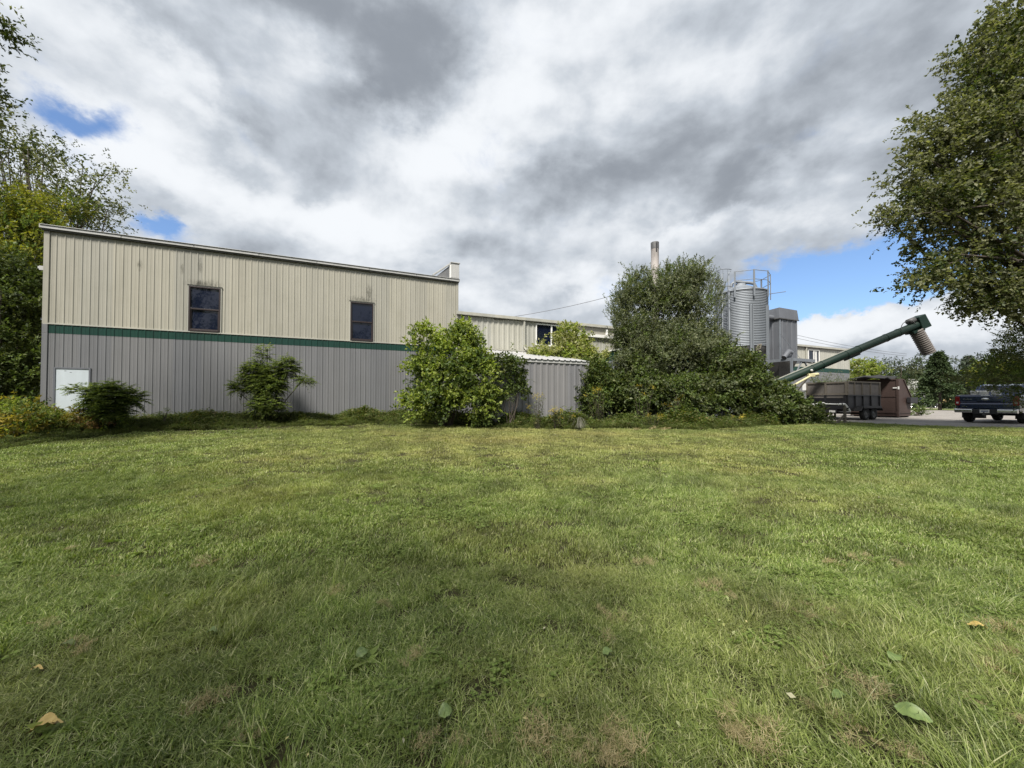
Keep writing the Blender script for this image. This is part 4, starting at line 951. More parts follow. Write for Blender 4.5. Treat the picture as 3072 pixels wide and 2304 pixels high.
# shrubs along the buildings
plant('yellow_shrub', 'yellowing low shrub at the far left, left of the white door', 'shrub', gb(70, 11.8), [bl(60, 1262, 11.8, 95, 38), bl(-60, 1250, 11.8, 90, 60), bl(140, 1262, 12.2, 50, 28), bl(85, 1225, 12.3, 40, 22)],
      900, .30, 9, .11, .42, [M['lf_mid'], M['lf_lime'], M['lf_yellow'], M['lf_yellow']], M['bark'], trunk=0, clump=.14, seed=11, zmin=.5, crown='foliage')
plant('rusty_shrub', 'small rust-orange shrub at the foot of the white door', 'shrub', gb(290, 12.9), [bl(285, 1262, 12.9, 42, 22), bl(262, 1235, 12.9, 22, 14)],
      260, .2, 8, .09, .4, [M['lf_rust'], M['lf_rust'], M['lf_yellow']], M['bark'], trunk=0, clump=.1, seed=12, zmin=.55, crown='foliage', stems=8)
def frond_bush(name, label, base, tips, seed, mats, Lf=.8, nleaf=17, lsize=.14, nst=9, droop=.35):
    rng = np.random.default_rng(seed); base = np.array(base); e_ = empty(name, tuple(base), 0, label, 'shrub'); Vs = []; m = MB()
    for (c, rx, ry, rz, n_) in tips:
        c = np.array(c)
        for _ in range(n_):
            dv = unit(rng.normal(size=3)); o = c+dv*np.array([rx, ry, rz])*rng.uniform(.1, 1.0)**.6*.8
            d = unit(np.array([dv[0], dv[1]-.15, .35+.35*dv[2]])+rng.normal(0, .45, 3)); L = Lf*rng.uniform(.6, 1.2)
            f = np.linspace(.1, 1, nleaf)[:, None]; P_ = o+d*L*f-np.array([0, 0, 1])*droop*L*f**2
            w = unit(np.cross(d, [0, 0, 1])); sc = lsize*(1-.5*np.abs(f-.45)*1.6)
            for sg in (-1, 1):
                ld = unit(w*sg+d*.35+rng.normal(0, .08, (nleaf, 3))-np.array([0, 0, .3]))
                nn = unit(np.array([0, 0, 1.])+rng.normal(0, .25, (nleaf, 3))); ww = unit(np.cross(ld, nn))
                Vs.append(np.stack([P_, P_+ld*sc*.4+ww*sc*.17, P_+ld*sc-np.array([0, 0, .1])*sc, P_+ld*sc*.4-ww*sc*.17], 1))
    for i in range(nst):
        c, rx, ry, rz, _ = tips[i % len(tips)]; t_ = Vector(tuple(np.array(c)+rng.normal(0, .3, 3)*np.array([rx, ry, rz])-base)); s_ = Vector((rng.uniform(-.2, .2), rng.uniform(-.1, .1), -.05))
        m.tube([s_, s_.lerp(t_, .5)+Vector((0, 0, .1)), t_], [.025, .018, .008], 6)
    m.build('stem', M['bark'], e_); V = np.concatenate(Vs)-base
    quads_mesh('foliage', V, mats, e_, rng.integers(0, len(mats), len(V)) if len(mats) > 1 else None)
b1_ = at(330, 1195, 13.0); b2_ = at(255, 1170, 13.0); b3_ = at(390, 1195, 13.2)
frond_bush('feathery_shrub', 'dark feathery shrub with drooping fronds in front of the white door', gb(325, 13.2),
    [(tuple(b1_), .78, .5, .62, 520), (tuple(b2_), .4, .4, .2, 50), (tuple(b3_), .4, .4, .35, 80), (tuple(at(330, 1240, 13)), .75, .4, .35, 160)], 21, [M['lf_mid'], M['lf_mid'], M['lf_lime']], .42, 13, .13)
s2 = [(tuple(at(*q)), a_, .35, c_, int(n_*1.7)) for q, a_, c_, n_ in (((765, 1115, 15.2), .55, .5, 200), ((862, 1105, 15.3), .42, .55, 150), ((800, 1150, 15.2), .9, .6, 520), ((790, 1062, 15.4), .2, .35, 30), ((815, 1110, 15.3), .55, .45, 90), ((722, 1160, 15.2), .38, .35, 90), ((915, 1140, 15.3), .25, .2, 36), ((800, 1212, 15.1), .85, .42, 260), ((797, 1040, 15.4), .08, .12, 5))]
frond_bush('feathery_shrub', 'tall loose feathery shrub against the grey wall between the two windows', gb(805, 15.6), s2, 22, [M['lf_mid'], M['lf_lime'], M['lf_mid'], M['lf_dark']], .36, 9, .12)
frond_bush('feathery_shrub', 'small feathery sapling against the grey wall, right of the white door', gb(495, 14.2), [(tuple(at(497, 1238, 14.2)), .2, .15, .18, 30)], 23, [M['lf_mid']], .25, 8, .08, 3)
plant('maple_bush', 'big bright yellow-green maple bush at the corner of the warehouse and shed', 'shrub', gb(1345, 16.2),
      [bl(1345, 1140, 16.0, 92, 98), bl(1290, 1045, 16.2, 48, 60), bl(1375, 1035, 16.3, 55, 45), bl(1262, 1095, 15.9, 42, 34), bl(1430, 1120, 15.8, 55, 60), bl(1300, 1200, 15.6, 80, 60), bl(1430, 1205, 15.5, 60, 50), bl(1395, 1000, 16.4, 22, 26), bl(1260, 1000, 16.4, 18, 26)],
      3000, .42, 9, .135, .62, [M['lf_mid'], M['lf_lime'], M['lf_lime']], M['bark'], trunk=0, clump=.17, seed=31, inner=.35, crown='foliage', stems=26, midx=[.45, .75])
plant('climbing_vine', 'leafy vine hanging in front of the shed front wall', 'vine', gb(1530, 16.0),
      [bl(1535, 1100, 16.2, 38, 22), bl(1545, 1150, 16.1, 42, 38), bl(1530, 1180, 16.1, 22, 18), bl(1505, 1085, 16.2, 25, 10)],
      480, .25, 8, .11, .6, [M['lf_mid'], M['lf_dark']], M['bark'], trunk=0, clump=.12, seed=32, crown='foliage', stems=7)
plant('pale_tree', 'pale yellow-green tree growing above the shed roof before the workshop window', 'tree', gb(1760, 20.3),
      [bl(1718, 1045, 20.6, 55, 38), bl(1640, 1072, 20.4, 60, 26), bl(1735, 1078, 20.3, 75, 36), bl(1705, 1012, 20.7, 26, 26), bl(1765, 1105, 20.0, 40, 40)],
      2000, .40, 8, .16, .5, [M['lf_lime'], M['lf_pale'], M['lf_pale']], M['bark'], trunk=.08, clump=.2, seed=33, inner=.3)
plant('willow_tree', 'large grey-green willow with upright leafy shoots in front of the silo', 'tree', gb(2000, 20.6),
      [bl(1985, 1010, 20.4, 120, 130), bl(1890, 905, 20.5, 45, 62), bl(1930, 870, 20.3, 50, 55), bl(2045, 860, 20.5, 62, 68), bl(2085, 830, 20.7, 32, 40), bl(2085, 925, 20.2, 52, 58), bl(1868, 985, 20.2, 36, 48), bl(1985, 900, 20.0, 70, 70), bl(2108, 1015, 20.0, 42, 55),
       bl(1905, 1010, 19.7, 70, 60), bl(1890, 1095, 19.6, 55, 55), bl(2060, 1060, 19.2, 100, 85), bl(1960, 1090, 18.9, 90, 75), bl(2120, 1085, 18.9, 50, 45), bl(2150, 1035, 19.6, 30, 40), bl(1885, 1055, 20.1, 40, 50)],
      9000, .50, 12, .135, .34, [M['lf_willow'], M['lf_mid'], M['lf_willow']], M['bark'], trunk=.16, clump=.22, seed=34, inner=.45, up=.3, upw=.9, outw=.45, stems=30, midx=[.45, .6])
# upright whips at the willow top
rng = np.random.default_rng(5); o_ = []; d_ = []
for _ in range(520):
    px = rng.choice([1880, 1905, 1940, 1995, 2040, 2065, 2095, 2120, 1850, 2150])+rng.normal(0, 11); u_ = (px-2030)/165; top_ = 800+95*u_**2+rng.uniform(0, 85); q = at(px, top_, 20.4+rng.uniform(-1, 1)); o_.append(q); d_.append((u_*.5+rng.normal(0, .15), rng.normal(0, .2), 1))
V = twigs(rng, np.array(o_), unit(np.array(d_)), .62, 20, .125, .26, .3, .02, .6)
wt_ = bpy.data.objects['willow_tree']; quads_mesh('shoots', V-np.array(wt_.location), [M['lf_willow']], wt_)
MB3 = [M['lf_mid'], M['lf_dark'], M['lf_willow']]
MIDB = [('broadleaf_bush', 'dark green bush directly right of the shed', 1815, 18.6, [(1800, 1165, 18.6, 55, 62), (1790, 1195, 18.2, 50, 50), (1855, 1180, 18.3, 70, 52), (1785, 1110, 18.9, 26, 40)], 2400, [M['lf_mid'], M['lf_dark'], M['lf_mid']], 41),
        ('broadleaf_bush', 'wide bush with rounded leaves below the willow', 1990, 18.4, [(1985, 1170, 18.3, 105, 55), (1905, 1125, 18.7, 50, 50), (1930, 1190, 18.0, 80, 60), (2060, 1190, 18.0, 90, 70)], 4200, [M['lf_dark'], M['lf_mid'], M['lf_willow']], 42),
        ('broadleaf_bush', 'tall bright-topped bush in front of the silo legs', 2170, 18.9, [(2170, 1128, 18.9, 88, 78), (2235, 1112, 19.0, 55, 45), (2120, 1180, 18.4, 80, 70), (2240, 1180, 18.5, 80, 65)], 4200, MB3, 43),
        ('broadleaf_bush', 'low spreading bush at the right end, beside the trailer', 2350, 18.6, [(2305, 1192, 18.6, 78, 38), (2375, 1232, 18.5, 55, 28), (2300, 1232, 18.2, 90, 35), (2430, 1250, 18.5, 40, 16), (2340, 1215, 18.4, 60, 30)], 3300, MB3, 44)]
for (nm, lab, px, Y, bs, nt, mt, sd_) in MIDB:
    plant(nm, lab, 'shrub', gb(px, Y), [bl(a, b, c, d, e) for a, b, c, d, e in bs], nt, .38, 9, .125, .58, mt, M['bark'], trunk=0, clump=.17, seed=sd_, inner=.35, crown='foliage', stems=22, midx=[.35, .8], zmin=.4, group='bushes beside the silo')
# goldenrod and autumn sprays
GR = [(1612, 1193, 15.2, 'yellow goldenrod in front of the shed wall, at its left middle'), (1668, 1222, 15.2, 'yellow-green goldenrod near the right of the shed wall'), (1800, 1175, 16.6, 'goldenrod with orange-yellow heads right of the shed'), (1925, 1165, 16.9, 'orange-yellow goldenrod tallest below the willow'),
      (2015, 1195, 16.9, 'wide yellow goldenrod patch at the foot of the willow'), (1958, 1240, 15.7, 'short bright yellow goldenrod nearest the lawn'), (2208, 1243, 16.2, 'single orange-yellow goldenrod in front of the silo bush'), (1690, 1245, 15.2, 'low yellow-green goldenrod beside the grey grass tuft')]
for i, (px, py, Y, lab) in enumerate(GR):
    rng = np.random.default_rng(60+i); b_ = np.array(gb(px, Y)); e_ = empty('goldenrod', tuple(b_), 0, lab, 'wildflower', 'goldenrods among the weeds')
    m = MB(); Vl = []; Vf = []; hh = at(px, py, Y).z-b_[2]
    for k in range(13):
        sx, sy = rng.normal(0, .16, 2); h_ = max(.3, hh*rng.uniform(.7, 1.1)); tx, ty = sx*1.6+rng.normal(0, .05), sy*1.4
        m.tube([(sx*.5, sy*.5, 0), (sx, sy, h_*.5), (tx, ty, h_)], [.006, .005, .003], 4)
        n_ = 26; f = rng.uniform(.15, .95, n_); c_ = np.stack([sx*.5+(tx-sx*.5)*f, sy*.5+(ty-sy*.5)*f, h_*f], 1); Vl.append(leaves(rng, c_, unit(np.stack([rng.normal(size=n_), rng.normal(size=n_), rng.uniform(0, .8, n_)], 1)), .12, .2))
        if k < 5:
            n_ = 26; c_ = np.array([tx, ty, h_])+rng.normal(0, 1, (n_, 3))*np.array([.055, .055, .05]); Vf.append(leaves(rng, c_, unit(rng.normal(size=(n_, 3))+[0, 0, .6]), .035, .9))
    m.build('stem', M['bark'], e_); quads_mesh('foliage', np.concatenate(Vl), [M['weed']], e_); quads_mesh('flower_head', np.concatenate(Vf), [M['flower']], e_)

# grey ornamental grass tuft
rng = np.random.default_rng(77); b_ = np.array(gb(1738, 14.35)); e_ = empty('grass_tuft', tuple(b_), 0, 'pale silvery grass tuft arching at the lawn edge by the shed', 'grass tuft')
n_ = 150; a_ = rng.uniform(0, 2*np.pi, n_); r_ = rng.uniform(.08, .36, n_); hh_ = rng.uniform(.5, 1.1, n_); V = []
for f0, f1 in ((0, .4), (.4, .7), (.7, 1)):
    def pt(f): return np.stack([np.cos(a_)*r_*f**1.3, np.sin(a_)*r_*f**1.3, .50*hh_*np.sin(np.pi*.86*f**.75)], 1)
    w = np.stack([-np.sin(a_), np.cos(a_), 0*a_], 1)*.006
    V.append(np.stack([pt(f0)-w, pt(f0)+w, pt(f1)+w*.7, pt(f1)-w*.7], 1))
quads_mesh('blades', np.concatenate(V), [leafmat('silver_grass', [(.12, .125, .09), (.24, .235, .19)], .3)], e_)

def shoots(owner, pts, L, nl, size, aspect, mat, seed, upv=1.0, name='shoots'):
    rng = np.random.default_rng(seed); O_ = []; D_ = []
    for (px, py, Y, n_) in pts:
        for _ in range(n_): O_.append(at(px+rng.normal(0, 9), py+rng.normal(0, 7), Y+rng.normal(0, .3))); D_.append((rng.normal(0, .45), rng.normal(0, .4), upv))
    V = twigs(rng, np.array(O_), unit(np.array(D_)), L, nl, size, aspect, .8, .1, .9); tmp = quads_mesh(name, V-np.array(owner.location), [mat])
    host = [o for o in bpy.data.objects if o.parent == owner and o.name.split('.')[0] in ('foliage', 'crown')][0].data
    names = [m_.name for m_ in host.materials]
    if mat.name not in names: host.materials.append(mat); names.append(mat.name)
    tmp.data.polygons.foreach_set('material_index', np.full(len(V), names.index(mat.name), dtype=np.int32))
    bm_ = bmesh.new(); bm_.from_mesh(host); bm_.from_mesh(tmp.data); bm_.to_mesh(host); bm_.free(); bpy.data.objects.remove(tmp)
shoots(bpy.data.objects['maple_bush'], [(1258, 1000, 16.3, 10), (1285, 992, 16.3, 8), (1345, 1000, 16.4, 8), (1400, 985, 16.4, 14), (1425, 1010, 16.2, 8), (1240, 1040, 16, 8), (1215, 1115, 15.8, 8), (1460, 1080, 15.9, 10), (1310, 1030, 16.2, 14)], .45, 9, .15, .6, M['lf_lime'], 301)
shoots(bpy.data.objects['pale_tree'], [(1628, 1040, 20.7, 8), (1700, 985, 20.7, 8), (1722, 1000, 20.6, 10), (1600, 1062, 20.5, 8), (1785, 1060, 20.3, 10), (1700, 1030, 20.3, 18), (1735, 1060, 20.1, 24)], .5, 9, .17, .5, M['lf_pale'], 302)
shoots([o for o in bpy.data.objects if o.get('label', '').startswith('tall bright-topped')][0], [(2110, 1055, 18.9, 9), (2165, 1040, 19, 9), (2215, 1055, 19, 9), (2255, 1075, 19, 9), (2285, 1110, 18.9, 9)], .5, 9, .15, .6, M['lf_mid'], 304)
shoots(bpy.data.objects['climbing_vine'], [(1540, 1068, 16.3, 5), (1552, 1090, 16.2, 8), (1520, 1130, 16.0, 8), (1560, 1160, 16, 8)], .25, 7, .11, .6, M['lf_mid'], 303)

# trees at the left
LT = [('tall_tree', 'tall open-crowned tree at the left rising above the warehouse roof', (60, 640, 20.0), [(110, 560, 20, 150, 120), (250, 560, 20.0, 105, 90), (70, 440, 20, 100, 90), (0, 480, 20, 120, 130), (320, 570, 20, 50, 55), (270, 650, 20, 80, 45), (100, 650, 20, 130, 60)], 1500, .6, 8, .15, .5, [M['lf_dark'], M['lf_tree']], 71, .3, .10),
      ('yellowing_tree', 'yellow-green tree hugging the left edge of the warehouse', (60, 800, 17.0), [(60, 720, 17, 90, 80), (100, 640, 17.5, 70, 60), (20, 660, 17, 80, 70), (200, 620, 19.2, 60, 40), (40, 820, 16.5, 90, 80)], 3000, .42, 9, .13, .5, [M['lf_autumn'], M['lf_mid'], M['lf_autumn']], 72, .16, .3),
      ('dark_tree', 'dense dark tree filling the gap left of the warehouse wall', (20, 1000, 15.4), [(40, 930, 15.6, 95, 110), (-60, 900, 15, 110, 200), (60, 1060, 15.2, 75, 90), (20, 1140, 14.8, 90, 90), (-80, 1120, 14, 130, 140), (85, 840, 16, 40, 60)], 5600, .42, 9, .135, .5, [M['lf_dark'], M['lf_dark'], M['lf_mid']], 73, .18, .5)]
for (nm, lab, (bx, by, bY), bs, nt, Lt, nl, sz, asp, mt, sd_, tk_, inn) in LT:
    plant(nm, lab, 'tree', gb(bx, bY), [bl(*q) for q in bs], nt, Lt, nl, sz, asp, mt, M['bark'], trunk=tk_, clump=.32 if nm == 'tall_tree' else .25, seed=sd_, inner=inn, stems=46 if nm == 'tall_tree' else 24)
plant('overhanging_tree', 'dark nearer tree whose branch tips enter at the upper left edge', 'tree', gb(-420, 9.0), [bl(-110, 290, 9, 115, 65), bl(-110, 200, 9, 75, 70), bl(-150, 20, 9, 130, 60), bl(-300, 300, 9, 200, 260), bl(-250, 700, 9, 160, 250)],
      2200, .35, 8, .105, .5, [M['lf_dark'], M['lf_tree']], M['bark'], trunk=.2, clump=.16, seed=75, stems=26)
# big tree at the right
RB = [(3110, 250, 13, 200, 230), (2960, 400, 12.8, 200, 180), (2830, 560, 12.6, 150, 130), (2760, 640, 12.5, 95, 80), (3000, 640, 12.9, 190, 150), (2900, 790, 12.6, 150, 75), (3010, 870, 12.6, 150, 65), (2830, 835, 12.3, 115, 32), (3120, 60, 13.3, 150, 140), (2960, 150, 13.2, 95, 80), (3250, 500, 13.2, 260, 380), (2820, 420, 12.8, 80, 90), (3120, 900, 13, 150, 90), (2930, 250, 13, 80, 80)]
plant('broadleaf_tree', 'huge leafy tree overhanging the right side of the view', 'tree', gb(3420, 13.5), [bl(*q) for q in RB], 15000, .38, 9, .112, .62, [M['lf_tree'], M['lf_tree'], M['lf_dark']], M['bark'], trunk=.38, clump=.2, per=12, seed=81, inner=.28, stems=80, upw=.15, droop=.3)
plant('hanging_tree', 'lower green tree with branches drooping over the truck', 'tree', gb(3330, 15.2), [bl(3060, 1085, 15.6, 110, 45), bl(2990, 1125, 15.5, 85, 28), bl(3130, 1150, 15.6, 90, 90), bl(2935, 1140, 15.4, 50, 16), bl(3075, 1020, 15.8, 65, 50), bl(3200, 1000, 15.8, 120, 150)],
      2600, .35, 9, .10, .42, [M['lf_mid'], M['lf_tree']], M['bark'], trunk=.14, clump=.16, seed=82, inner=.3, stems=24)

# far trees on the right
def conifer(name, label, px, ptop, Y, w_px, mat, seed, tiers=16, group=None, ragged=.3, n=5200, sz=.26, low=.03):
    rng = np.random.default_rng(seed); p = at(px, 1235, Y); base = np.array([p.x, p.y, .36]); H = at(px, ptop, Y).z-.36; Wd = w_px/F*Y*.5
    e_ = empty(name, tuple(base), 0, label, 'tree', group)
    nb = tiers*9; f = rng.uniform(low, .99, nb)**1.0; a = rng.uniform(0, 2*np.pi, nb); Lb = Wd*(1-f)**.8*rng.uniform(1-ragged, 1.1, nb)+.12
    per = n//nb; t_ = rng.uniform(.1, 1, (nb, per))**.7
    X = np.cos(a)[:, None]*Lb[:, None]*t_; Y_ = np.sin(a)[:, None]*Lb[:, None]*t_; Z_ = (f*H)[:, None]+Lb[:, None]*(.10*t_-.32*t_**2)+rng.normal(0, .06, (nb, per))
    c = np.stack([X, Y_, Z_], -1).reshape(-1, 3)+rng.normal(0, .09, (nb*per, 3))
    d = unit(np.stack([np.repeat(np.cos(a), per), np.repeat(np.sin(a), per), np.full(nb*per, -.1)], 1)+rng.normal(0, .5, (nb*per, 3)))
    V = leaves(rng, c, d, sz, .38, .8); quads_mesh('crown', V, [mat], e_)
    m = MB().tube([(0, 0, 0), (0, 0, H*.5), (0, 0, H*.99)], [.16, .1, .02], 8)
    for i in range(0, nb, 6): m.tube([(0, 0, f[i]*H), (math.cos(a[i])*Lb[i]*.8, math.sin(a[i])*Lb[i]*.8, f[i]*H-.1*Lb[i])], [.03, .01], 4)
    m.build('trunk', M['bark'], e_)
def farleaf(name, label, px, py, Y, rx, ry, mats, seed, n=700, group=None, sz=.3):
    plant(name, label, 'tree', gb(px, Y), [bl(px, py, Y, rx, ry), bl(px-rx*.5, py+ry*.35, Y, rx*.6, ry*.6), bl(px+rx*.5, py+ry*.3, Y, rx*.6, ry*.6), bl(px+rx*.1, py-ry*.45, Y, rx*.5, ry*.5)],
          n, .7, 8, sz, .6, mats, M['bark'], trunk=.15, clump=.35, seed=seed, inner=.3, stems=10, group=group)
farleaf('lime_tree', 'bright yellow-green tree right behind the end of the workshop', 2580, 1130, 48, 55, 55, [M['lf_lime'], M['lf_pale']], 91, 900, sz=.28)
conifer('spruce_tree', 'large full dark spruce between the dumpster and the truck', 2820, 1058, 43, 142, M['lf_spruce'], 92, 22, low=.09, n=12000, sz=.30)
conifer('spruce_tree', 'grey-blue spruce just right of the large full spruce', 2910, 1068, 50, 135, M['lf_blue'], 93, 18, n=8000, sz=.3, ragged=.4)
farleaf('broadleaf_tree', 'green rounded tree behind the truck cab', 2990, 1120, 46, 70, 55, [M['lf_mid'], M['lf_autumn']], 94, 900)
PN = [(2600, 1078, 62, 80, 'leftmost dark pine above the lime tree'), (2650, 1070, 64, 100, 'dark pine above the dumpster lid'), (2700, 1082, 60, 100, 'dark pine above the dumpster body'), (2745, 1068, 63, 95, 'dark pine directly below the auger spout'), (2860, 1078, 66, 100, 'dark pine between the two spruces'), (2960, 1082, 64, 110, 'dark pine right of the grey-blue spruce'), (3030, 1072, 60, 120, 'dark pine rightmost, behind the drooping branches')]
for i, (px, pt_, Y, w_, lab) in enumerate(PN):
    plant('pine_tree', lab, 'tree', gb(px, Y), [bl(px, pt_+48, Y, w_*.52, 42), bl(px-w_*.2, pt_+82, Y, w_*.45, 50), bl(px+w_*.25, pt_+75, Y, w_*.45, 50), bl(px+w_*.05, pt_+18, Y, w_*.22, 18), bl(px, pt_+120, Y, w_*.5, 40)],
          900, .8, 8, .30, .35, [M['lf_pine'], M['lf_spruce']], M['bark'], trunk=.2, clump=.4, seed=100+i, inner=.3, stems=10, group='pines in the far treeline')
for i, px in enumerate((2762, 2773)):
    conifer('cedar_tree', ('narrow upright cedar next to the white building', 'narrow upright cedar between its twin and the large spruce')[i], px, 1142+i*4, 68, 14, M['lf_mid'], 120+i, 8, n=1400, sz=.2, group='narrow cedars')
plant('conifer_sapling', 'thin pine sapling in front of the workshop green stripe, behind the trailer', 'tree', gb(2505, 25.0), [bl(2500, 1150, 25, 42, 22), bl(2530, 1160, 25, 30, 16), bl(2470, 1165, 25, 28, 14)], 380, .5, 9, .14, .16, [M['lf_willow'], M['lf_mid']], M['bark'], trunk=.05, clump=.2, seed=130, up=.2)
plant('roadside_bush', 'small bush at the right foot of the dumpster', 'shrub', gb(2752, 27.5), [bl(2748, 1236, 27.5, 20, 6), bl(2737, 1190, 27.5, 4, 16)], 90, .25, 8, .15, .5, [M['lf_mid']], M['bark'], trunk=0, clump=.2, seed=131, crown='foliage')
# distant wood closing the horizon
rng = np.random.default_rng(140); Vs = []
for (xa, xb, Y, h) in ((20, 150, 95, 9.5), (-140, -60, 70, 9), (140, 260, 90, 10)):
    n_ = 14000 if xa == 20 else 7000; X = rng.uniform(xa, xb, n_); hh = h*(.75+.25*np.sin(X*.55)*np.sin(X*.23+1))*(.85+.15*np.sin(X*1.7))
    Z = hh*rng.uniform(0, 1, n_)**.7; Yy = Y+rng.normal(0, 2, n_)
    Vs.append(leaves(rng, np.stack([X, Yy, Z], 1), unit(rng.normal(size=(n_, 3))), 1.3, .8))
tag(quads_mesh('distant_wood', np.concatenate(Vs), [M['lf_pine']]), kind='stuff')
# trees behind the photographer: seen only as reflections in the panes and as soft shade on the lawn
BT = [(-11, -3.5, 13, 4.2), (-4.5, -6.0, 13, 3.6), (6.5, -11.0, 11.0, 3.4), (-19, -6, 12, 4.4), (13, -13, 10, 3.6)]
for i, (x, y, h, r_) in enumerate(BT):
    plant('yard_tree', 'leafy tree behind the camera, mirrored in the warehouse windows', 'tree', (x, y, 0), [(x, y, h*.62, r_, r_, h*.33), (x+.8, y, h*.85, r_*.55, r_*.55, h*.18), (x-1, y+.5, h*.45, r_*.8, r_*.8, h*.2)],
          1000, .8, 8, .25, .6, [M['lf_tree'], M['lf_mid']], M['bark'], trunk=.25, clump=.45, seed=150+i, inner=.3, stems=16, group='trees behind the camera')

# ------------------------------------------------------------------ grass: tufts instanced on scattered points
TUFTS = bpy.data.collections.new('tuft_library')      # library only, not in the scene
def tuft_obj(name, V, mats, mi=None):
    o = quads_mesh(name, V, mats, None, mi); COL.objects.unlink(o); return o
def blades(rng, n, spread, hmin, hmax, width, lean, flow=0.0, segs=3):
    a = rng.uniform(0, 2*np.pi, n); r = spread*np.sqrt(rng.random(n)); b = np.stack([r*np.cos(a), r*np.sin(a), np.full(n, -.01)], 1)
    h = rng.uniform(hmin, hmax, n)[:, None]; da = rng.uniform(0, 2*np.pi, n); ld = np.stack([np.cos(da)*(1-flow)+flow, np.sin(da)*(1-flow), 0*da], 1); ld = unit(ld)*lean*rng.uniform(.3, 1.2, (n, 1))
    wv = unit(np.cross(ld+rng.normal(0, .3, (n, 3)), [0, 0, 1]))*width*.5; out = []
    def pt(f): return b+np.array([0, 0, 1])*h*(f-.28*f**2.2*np.linalg.norm(ld, axis=1, keepdims=True))+ld*h*f**1.8
    for i in range(segs):
        f0, f1 = i/segs, (i+1)/segs; w0, w1 = 1-f0**2*.8, 1-f1**2*.92
        out.append(np.stack([pt(f0)-wv*w0, pt(f0)+wv*w0, pt(f1)+wv*w1, pt(f1)-wv*w1], 1))
    return np.concatenate(out)
def make_lib(prefix, n, fn):
    col = bpy.data.collections.new(prefix)
    for i in range(n): col.objects.link(tuft_obj('%s_tuft' % prefix, *fn(np.random.default_rng(200+i))))
    return col
# (Random Per Island needs joined blades: weld the shared edges)
def weld(col):
    import bmesh
    for o in col.objects:
        bm_ = bmesh.new(); bm_.from_mesh(o.data); bmesh.ops.remove_doubles(bm_, verts=bm_.verts, dist=1e-5); bm_.to_mesh(o.data); bm_.free()
L_near = make_lib('near_grass', 8, lambda g: (blades(g, 66, .085, .022, .070, .0038, 1.35, .28), [M['grass']])); weld(L_near)
L_mid = make_lib('mid_grass', 6, lambda g: (blades(g, 60, .13, .03, .062, .0062, .75, .2, 2), [M['grass']])); weld(L_mid)
L_far = make_lib('far_grass', 5, lambda g: (blades(g, 60, .20, .03, .062, .012, .6, .1, 2), [M['grass']])); weld(L_far)
L_long = make_lib('long_grass', 5, lambda g: (blades(g, 26, .05, .10, .20, .0036, .95, .5, 4), [M['grass']])); weld(L_long)
def straw_fn(g):
    V = blades(g, 90, .07, .02, .05, .003, 1.6, .1, 2); return V, [M['straw']]
L_straw = make_lib('straw', 4, straw_fn)
def clover_fn(g):
    n = 26; a = g.uniform(0, 2*np.pi, n); r = .09*np.sqrt(g.random(n)); c = np.stack([r*np.cos(a), r*np.sin(a), g.uniform(.025, .055, n)], 1); V = []
    for k in range(3):
        an = a+k*2.09+g.uniform(-.2, .2, n); V.append(leaves(g, c, unit(np.stack([np.cos(an), np.sin(an), g.uniform(-.1, .3, n)], 1)), .017, 1.0, 2.2, .05))
    return np.concatenate(V), [M['clover']]
L_clover = make_lib('clover', 4, clover_fn)
def rosette_fn(g):
    n = 9; a = np.arange(n)*2.4+g.uniform(-.3, .3, n); c = np.zeros((n, 3)); c[:, 2] = .01
    V = leaves(g, c, unit(np.stack([np.cos(a), np.sin(a), g.uniform(.1, .6, n)], 1)), .11, .38, 1.5, .15); return V, [M['clover']]
L_ros = make_lib('rosette', 4, rosette_fn)
def weed_fn(g):
    V1 = blades(g, 34, .14, .20, .48, .008, .45, .1, 3); n = 150; a = g.uniform(0, 2*np.pi, n); r = .16*np.sqrt(g.random(n))
    c = np.stack([r*np.cos(a), r*np.sin(a), g.uniform(.03, .36, n)], 1); V2 = leaves(g, c, unit(np.stack([np.cos(a), np.sin(a), g.uniform(-.2, .7, n)], 1)), .085, .42)
    return np.concatenate([V1, V2]), [M['grass'], M['weed']], np.concatenate([np.zeros(len(V1)), np.ones(len(V2))])
L_weed = make_lib('weed', 6, weed_fn)
def leafyweed_fn(g):
    n = 330; a = g.uniform(0, 2*np.pi, n); r = .25*np.sqrt(g.random(n)); z = g.uniform(.03, .55, n)*(1-.5*r/.25)
    c = np.stack([r*np.cos(a), r*np.sin(a), z], 1); return leaves(g, c, unit(np.stack([np.cos(a), np.sin(a), g.uniform(-.1, .8, n)], 1)), .10, .40), [M['weed']]
L_lw = make_lib('leafy_weed', 5, leafyweed_fn)

